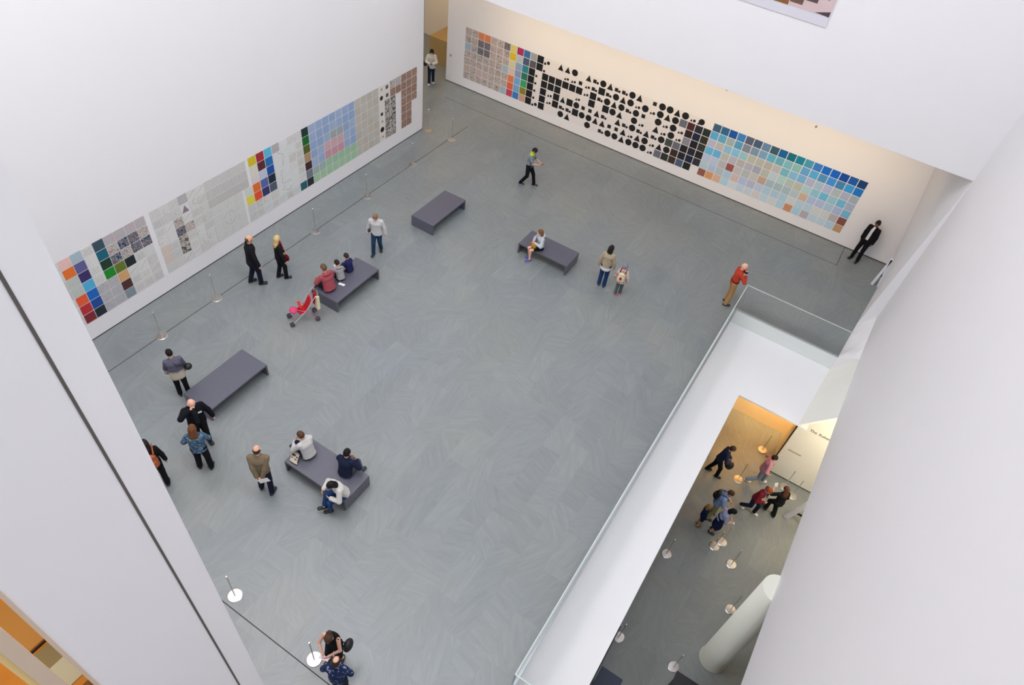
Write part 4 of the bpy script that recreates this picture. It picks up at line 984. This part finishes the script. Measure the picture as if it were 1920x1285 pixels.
sheet('phone', 'bright screen held by the child in the grey hoodie', 'phone', (p['grip'][0]+p['grip'][1])/2+np.array([0, 0, .012]), p['side'], p['front']*.8+np.array([0, 0, .5]), .11, .16, mat('lit_screen', '#e8dcea', .4), .01)
p = person('child in a navy top sitting farthest along the bench from the man in red', (3.92, 12.16, 0), 88, 1.28, child=True, sit=.43, lean=10, feet=((-.10, .40), (.10, .40)), fz=(.1, .1), hands=((-.10, .34, .70), (.10, .34, .70)),
           top='#262a5c', hem=.05, topi=.028, legs='#2a2c38', shoes='#303036', hair='short', hairc='#3a2820', head=(10, 8))
# left group
p = person('black-haired person in a patterned blue-grey jumper at the end of the left bench', (3.50, 5.98, 0), 62, 1.66, lean=12, feet=((-.11, .04), (.11, .0)), hands=((-.24, .22, .84), (.24, .18, .84)),
           topm=ramp_mat('blue_grey_jumper_cream_hem', [(0, '#b8ae9c'), (.60, '#bcb2a0'), (.625, '#5c5a6c'), (1, '#6a6878')], 'z', 1, .9, .14), hem=.16, topi=.04, legs='#17181e', shoes='#19191c', hair='short', hairc='#14100f', head=(12, 15), build=1.08)
c = p['pel']+p['side']*.30+np.array([0, 0, .12])
soft('shoulder_bag', 'small black shoulder bag worn across the blue-grey patterned jumper', 'bag', [ell(c, np.eye(3), (.10, .10, .09))], LEATHER, [('strap', [c+np.array([0, 0, .05]), p['chest']+p['side']*.05-p['front']*.175, p['nb']-p['side']*.09-p['front']*.02+np.array([0, 0, .0])], .011, LEATHER)])
p = person('bald man in a black jacket with one hand raised to his face', (5.10, 5.24, 0), -112, 1.86, lean=3, feet=((-.10, .02), (.12, .05)), hands=((-.36, .04, .86), (.10, .20, 1.56)), elbow=((-1, -.3, -.3), (1, .2, -.5)),
           top='#14151d', hem=.16, topi=.034, open_front='#2c2e33', legs='#16161a', shoes='#1a1a1c', hair='none', head=(16, 8), skin=SKINP, build=1.15)
c = p['chest']-p['side']*.11+p['front']*.165+np.array([0, 0, .03]); sheet('name_badge', 'small white name badge on the chest of the bald man in the black jacket', 'badge', c, p['side'], p['up'], .09, .06, PAPER, .004)
p = person('woman with long brown hair in a mottled denim jacket seen from behind', (5.70, 4.74, 0), 48, 1.68, lean=4, feet=((-.14, .04), (.14, -.04)), hands=((-.20, .24, .98), (.16, .26, .98)), elbow=((-1, -.4, -.6), (1, -.4, -.6)),
           topm=ramp_mat('mottled_denim', [(0, '#2a3a50'), (.45, '#3e5a76'), (.6, '#7a98ae'), (1, '#24344a')], 'noise', 12, .9, 1.5, 3), hem=.12, topi=.036, legs='#15151b', legi=.02, shoes='#141416', hair='long', hairc='#6e4426', head=(8, -6), build=1.05)
soft('folded_coat', 'navy coat carried over the left arm of the woman in denim', 'coat', [loft(p['grip'][0]+np.array([0, 0, .02]), p['grip'][0]-np.array([0, 0, .34]), p['side'], p['front'], (.12, .06), (.09, .05))], fabric('#23264c'))
sheet('leaflet', 'white leaflet in the left hand of the woman in denim', 'leaflet', p['grip'][0]+p['front']*.08+np.array([0, 0, .09]), p['side'], p['front'], .12, .10, PAPER)
p = person('person in black half hidden behind the front pier wearing a tan backpack', (5.20, 3.86, 0), 62, 1.70, lean=3, feet=((-.11, .05), (.11, -.12)), hands=((-.20, .2, .95), (.28, .0, .84)),
           top='#17171a', hem=.14, topi=.028, legs='#16161a', shoes='#16161a', hair='long', hairc='#241a16', head=(4, 10))
backpack(p, 'tan leather backpack on the person half hidden by the front pier', mat('tan_leather', '#a8562c', .5, 0, .12, 14), mat('tan_leather'), 1.2)
p = person('balding man in a brown jumper holding papers behind his back on the slate floor', (7.36, 5.14, 0), 34, 1.80, lean=3, feet=((-.13, .06), (.14, -.08)), toe=(6, -16), hands=((-.05, -.20, .90), (.06, -.20, .87)), elbow=((-.55, -1, .1), (.55, -1, .1)), palms=((.8, -.2, -.4), (-.8, -.2, -.4)),
           top='#85755f', hem=.06, topi=.034, legs='#1a2036', shoes='#1c1c20', hair='ring', hairc='#33281f', head=(8, 4), build=1.12)
sheet('papers', 'white papers held behind the back of the balding man in brown', 'papers', (p['grip'][0]+p['grip'][1])/2-p['front']*.05+p['side']*.10+np.array([0, 0, -.03]), p['side']+np.array([0, 0, .5]), p['up'], .28, .14, PAPER)
# near bench
p = person('person in a white jumper sitting cross-legged at the left end of the nearest bench', (7.72, 6.30, 0), 82, 1.66, sit=.43, lean=16, feet=((-.08, .52), (.10, .42)), fz=(.30, 0), hands=((-.10, .42, .76), (.10, .44, .74)), elbow=((-1, -.4, -.6), (1, -.4, -.6)),
           top='#d4d2d0', hem=.05, topi=.034, legs='#1e2434', shoes='#1a1a1e', hair='short', hairc='#5a3c2a', head=(20, 8), build=1.05)
e = soft('tote_bag', 'cream printed tote bag standing on the left end of the nearest bench', 'bag', [loft(np.array([7.54, 5.92, .475]), np.array([7.50, 6.10, .60]), (1, 0, 0), (0, -.55, .83), (.15, .03), (.16, .022))], mat('tote_canvas', '#cfc3b0', .9, 0, .1, 30), [('handle', [(7.44, 6.09, .60), (7.42, 6.20, .68), (7.56, 6.20, .68), (7.58, 6.09, .60)], .009, fabric('#1c1a1c'))], k=.02)
for u_, v_, w_, h_ in ((-.08, .03, .05, .05), (-.02, .03, .03, .06), (.05, .03, .05, .03), (-.06, -.04, .03, .03), (.03, -.04, .07, .02)):
    m_ = MB(); m_.box((u_, v_*.85, 0), (u_+w_, (v_+h_)*.85, .003), Matrix.Rotation(math.radians(36), 4, 'X')); m_.build('print', fabric('#1c1a1c'), e).location = (0, -.025, .03)
p = person('black haired person in a navy top sitting on the nearest bench', (8.78, 6.42, 0), 8, 1.70, sit=.43, lean=12, feet=((-.10, .46), (.16, .46)), hands=((-.12, .36, .66), (.14, .34, .68)),
           top='#1f2740', hem=.05, topi=.034, legs='#6e7078', shoes='#2a2a2e', hair='short', hairc='#100d0e', head=(6, 0), hood=False, build=1.08)
p = person('black haired woman in a white blouse and blue jeans on the nearest bench', (9.12, 5.99, 0), 158, 1.64, sit=.43, lean=24, feet=((-.04, .44), (.04, .56)), fz=(0, .16), toe=(-20, -20), hands=((-.08, .40, .66), (.22, .44, .72)), elbow=((-1, -.2, -.6), (1, -.2, -.6)),
           top='#dedcd6', hem=.05, topi=.036, legs='#25467a', leglen=.9, shoes='#1c1a1c', sole='#8a8a8a', hair='bob', hairc='#120e0f', head=(30, 0))
# bottom pair
p = person('woman with a bun in a black vest standing and reading at the bottom', (11.42, 3.14, 0), -166, 1.68, lean=8, feet=((-.12, .0), (.14, .10)), hands=((-.06, .34, 1.08), (.08, .34, 1.06)), elbow=((-1, -.2, -.8), (1, -.2, -.8)),
           top='#131214', sleeve=0, hem=.10, topi=.018, legs='#1f2024', leglen=.55, shoes='#2a2826', hair='bun', hairc='#4a3426', head=(34, 10), skin=SKINP)
sheet('phone', 'bright phone held by the woman with the bun', 'phone', (p['grip'][0]+p['grip'][1])/2+np.array([0, 0, .012]), p['side'], p['front']*.9+np.array([0, 0, .4]), .20, .09, mat('lit_screen'), .01)
soft('shoulder_bag', 'black shoulder bag at the side of the woman with the bun', 'bag', [ell(p['pel']-p['side']*.30-p['front']*.02+np.array([0, 0, .04]), [p['side'], p['front'], p['up']], (.09, .14, .15))], LEATHER, [('strap', [p['pel']-p['side']*.28+np.array([0, 0, .15]), p['nb']-p['side']*.15-np.array([0, 0, .01])], .011, LEATHER)])
p = person('balding man in a navy shirt with white dots cut by the bottom edge', (11.925, 2.676, 0), 28, 1.74, lean=2, feet=((-.11, .05), (.11, -.05)), hands=((-.30, .16, .92), (.28, .10, .9)),
           topm=ramp_mat('navy_dotted', [(0, '#1f2e56'), (.8, '#24386a'), (.86, '#8f9cb8'), (1, '#8f9cb8')], 'voronoi', 30, interp='CONSTANT'), sleeve=.45, hem=.12, topi=.03, legs='#22242c', shoes='#1c1c20', hair='thin', hairc='#33261e', head=(6, -10), skin=SKINP)

# ---- lobby people
p = person('man in a navy jacket carrying a backpack in front of him in the lobby', (16.68, 16.05, LZ), -75, 1.78, lean=14, feet=((-.10, -.18), (.10, .16)), hands=((-.10, .32, .98), (.10, .32, .98)), elbow=((-1, -.3, -.8), (1, -.3, -.8)),
           top='#2c3550', hem=.08, topi=.03, legs='#17181c', shoes='#151518', hair='short', hairc='#4a3428', head=(14, 0))
soft('backpack', 'black backpack held in the hands of the man in the navy jacket', 'backpack', [ell((p['grip'][0]+p['grip'][1])/2-np.array([0, 0, .22]), np.eye(3), (.15, .15, .19))], LEATHER)
p = person('man in a pink shirt and pale jeans striding past the cream lobby wall', (18.10, 16.62, LZ), -72, 1.78, lean=6, feet=((-.10, .24), (.10, -.34)), fz=(0, .10), hands=((-.26, .22, .98), (.26, .14, .94)),
           top='#c98a96', sleeve=.6, hem=.10, topi=.03, legs='#8792a4', shoes='#e8e6e6', hair='short', hairc='#1e1614', head=(6, 0))
p = person('person with reddish hair in a dark red jacket and blue top walking with white shoes', (18.25, 15.36, LZ), -112, 1.74, lean=14, feet=((-.10, .18), (.10, -.26)), fz=(0, .06), hands=((-.30, .16, .98), (.12, .30, 1.10)),
           top='#7c1e28', hem=.08, topi=.03, open_front='#56688c', legs='#1e2640', shoes='#e4e0e0', hair='short', hairc='#9a4a26', head=(16, 20))
p = person('woman with long brown hair in black holding up a white leaflet', (18.95, 15.66, LZ), 38, 1.68, lean=6, feet=((-.12, .22), (.10, -.06)), fz=(.04, 0), hands=((-.22, .34, 1.28), (.26, .05, .84)), elbow=((-1, -.2, -.8), (1, -.4, -.3)),
           top='#16181a', hem=.18, topi=.026, sleeve=.5, legs='#16221e', legi=.022, shoes='#2a3030', sole='#c8c8c4', hair='long', hairc='#5a3422', head=(4, 15))
sheet('leaflet', 'white leaflet raised by the long-haired woman in black in the lobby', 'leaflet', p['grip'][0]+np.array([0, 0, .04]), p['side'], p['up']+p['front']*.3, .12, .17, PAPER)
p = person('man in a light blue shirt with a black backpack beside the child in the lobby', (17.22, 14.36, LZ), -84, 1.80, lean=12, feet=((-.12, .0), (.12, -.04)), hands=((-.14, .34, 1.02), (.14, .32, .98)), elbow=((-1, -.3, -.8), (1, -.3, -.8)),
           top='#8ea4d0', sleeve=.4, hem=.10, topi=.034, legs='#b8b27e', shoes='#2a2a2e', hair='short', hairc='#4a3426', head=(18, 0), build=1.08)
backpack(p, 'black backpack on the man in the light blue shirt', LEATHER)
p = person('fair haired child in navy standing with two adults in the lobby', (17.0, 13.82, LZ), -70, 1.30, child=True, feet=((-.08, .0), (.08, -.02)), hands=((-.2, .1, .8), (.2, .1, .8)),
           top='#20284c', hem=.15, topi=.026, legs='#20284c', leglen=.4, shoes='#8a6a50', hair='bob', hairc='#a07a4c', head=(10, 0))
p = person('black-haired woman in a navy pinafore over a pale shirt reading a phone in the lobby', (17.48, 13.90, LZ), -88, 1.66, lean=18, feet=((-.10, .0), (.10, -.03)), hands=((-.06, .36, 1.02), (.06, .36, 1.02)), elbow=((-1, -.2, -.9), (1, -.2, -.9)),
           top='#a8b0d4', sleeve=.45, hem=.02, topi=.026, legs=None, skirt=('#1c2250', .98), shoes='#2c2c34', hair='bob', hairc='#15100f', head=(22, 0))
sheet('phone', 'pale phone held by the woman in the navy pinafore', 'phone', (p['grip'][0]+p['grip'][1])/2+np.array([0, 0, .012]), p['side'], p['front']*.9+np.array([0, 0, .4]), .08, .15, mat('lit_screen'), .01)

# ---- pushchair
def pushchair(loc, yaw):
    e = empty('pushchair', loc, math.radians(yaw)); PK = mat('pink_metal', '#c87c90', .4, .3); RD = fabric('#c82432'); WT = mat('pale_tube', '#e2d4d8', .4, .3)
    tag(e, 'red and pink folding pushchair beside the bench with the man in the red hoodie', 'pushchair')
    for s_ in (-1, 1):
        f = MB(); f.tube([(s_*.20, .42, .06), (s_*.20, -.05, .52), (s_*.20, -.34, .98), (s_*.19, -.44, 1.04)], .011); f.build('side_frame', WT, e)
        MB().tube([(s_*.20, -.34, .06), (s_*.20, -.02, .48), (s_*.19, .20, .60)], .010).build('rear_leg', PK, e)
        MB().tube([(s_*.19, -.40, 1.02), (s_*.19, -.50, 1.03)], .017).build('handle', BLACKM, e)
        for (y, n) in ((.42, 'front_wheel'), (-.34, 'rear_wheel')):
            for q in (-.03, .03):
                w_ = MB(); w_.lathe([(.045, -.012), (.07, -.012), (.075, 0), (.07, .012), (.045, .012)], 20)
                o = w_.build(n, mat('grey_rubber', '#5a5258', .7), e); o.rotation_euler = (0, math.pi/2, 0); o.location = (s_*.20+q, y, .075)
    MB().tube([(-.20, -.34, .10), (.20, -.34, .10)], .009).build('rear_axle', PK, e)
    MB().tube([(-.20, .30, .20), (.20, .30, .20)], .009).build('cross_bar', PK, e)
    V, Q = field_mesh([loft((0, -.05, .42), (0, .16, .38), (1, 0, 0), (0, 0, 1), (.16, .03), (.16, .03)), loft((0, -.06, .44), (0, -.22, .82), (1, 0, 0), (0, .9, .4), (.16, .03), (.15, .025))], .014, .03); np_obj('seat', V, Q, RD, e)
    V, Q = field_mesh([ell((0, .30, .46), np.eye(3), (.15, .12, .07))], .014, .02); np_obj('footmuff', V, Q, fabric('#e0507c'), e)
    V, Q = field_mesh([loft((-.12, .10, .62), (.12, .10, .62), (0, 1, 0), (0, 0, 1), (.04, .04), (.04, .04))], .014, .02); np_obj('bumper_bar', V, Q, fabric('#d83a34'), e)
    return e
pushchair((3.98, 10.02, 0), 148)
soft('shopping_bag', 'cream cloth bag hanging from the handle of the red and pink pushchair', 'bag', [loft((4.30, 10.33, .86), (4.28, 10.31, .50), (.85, -.5, 0), (.5, .85, 0), (.07, .05), (.16, .07))], mat('cream_canvas'), [('handle', [(4.27, 10.33, .84), (4.22, 10.40, 1.03), (4.34, 10.34, .84)], .007, mat('cream_canvas'))])
soft('red_bag', 'red cloth bag hanging on the side of the pushchair beside the cream bag', 'bag', [loft((4.06, 10.44, .80), (4.06, 10.42, .46), (.8, -.5, 0), (.5, .8, 0), (.06, .04), (.12, .06))], fabric('#c01828'), [('handle', [(4.04, 10.44, .78), (3.98, 10.44, 1.0), (4.10, 10.44, .78)], .007, fabric('#c01828'))])
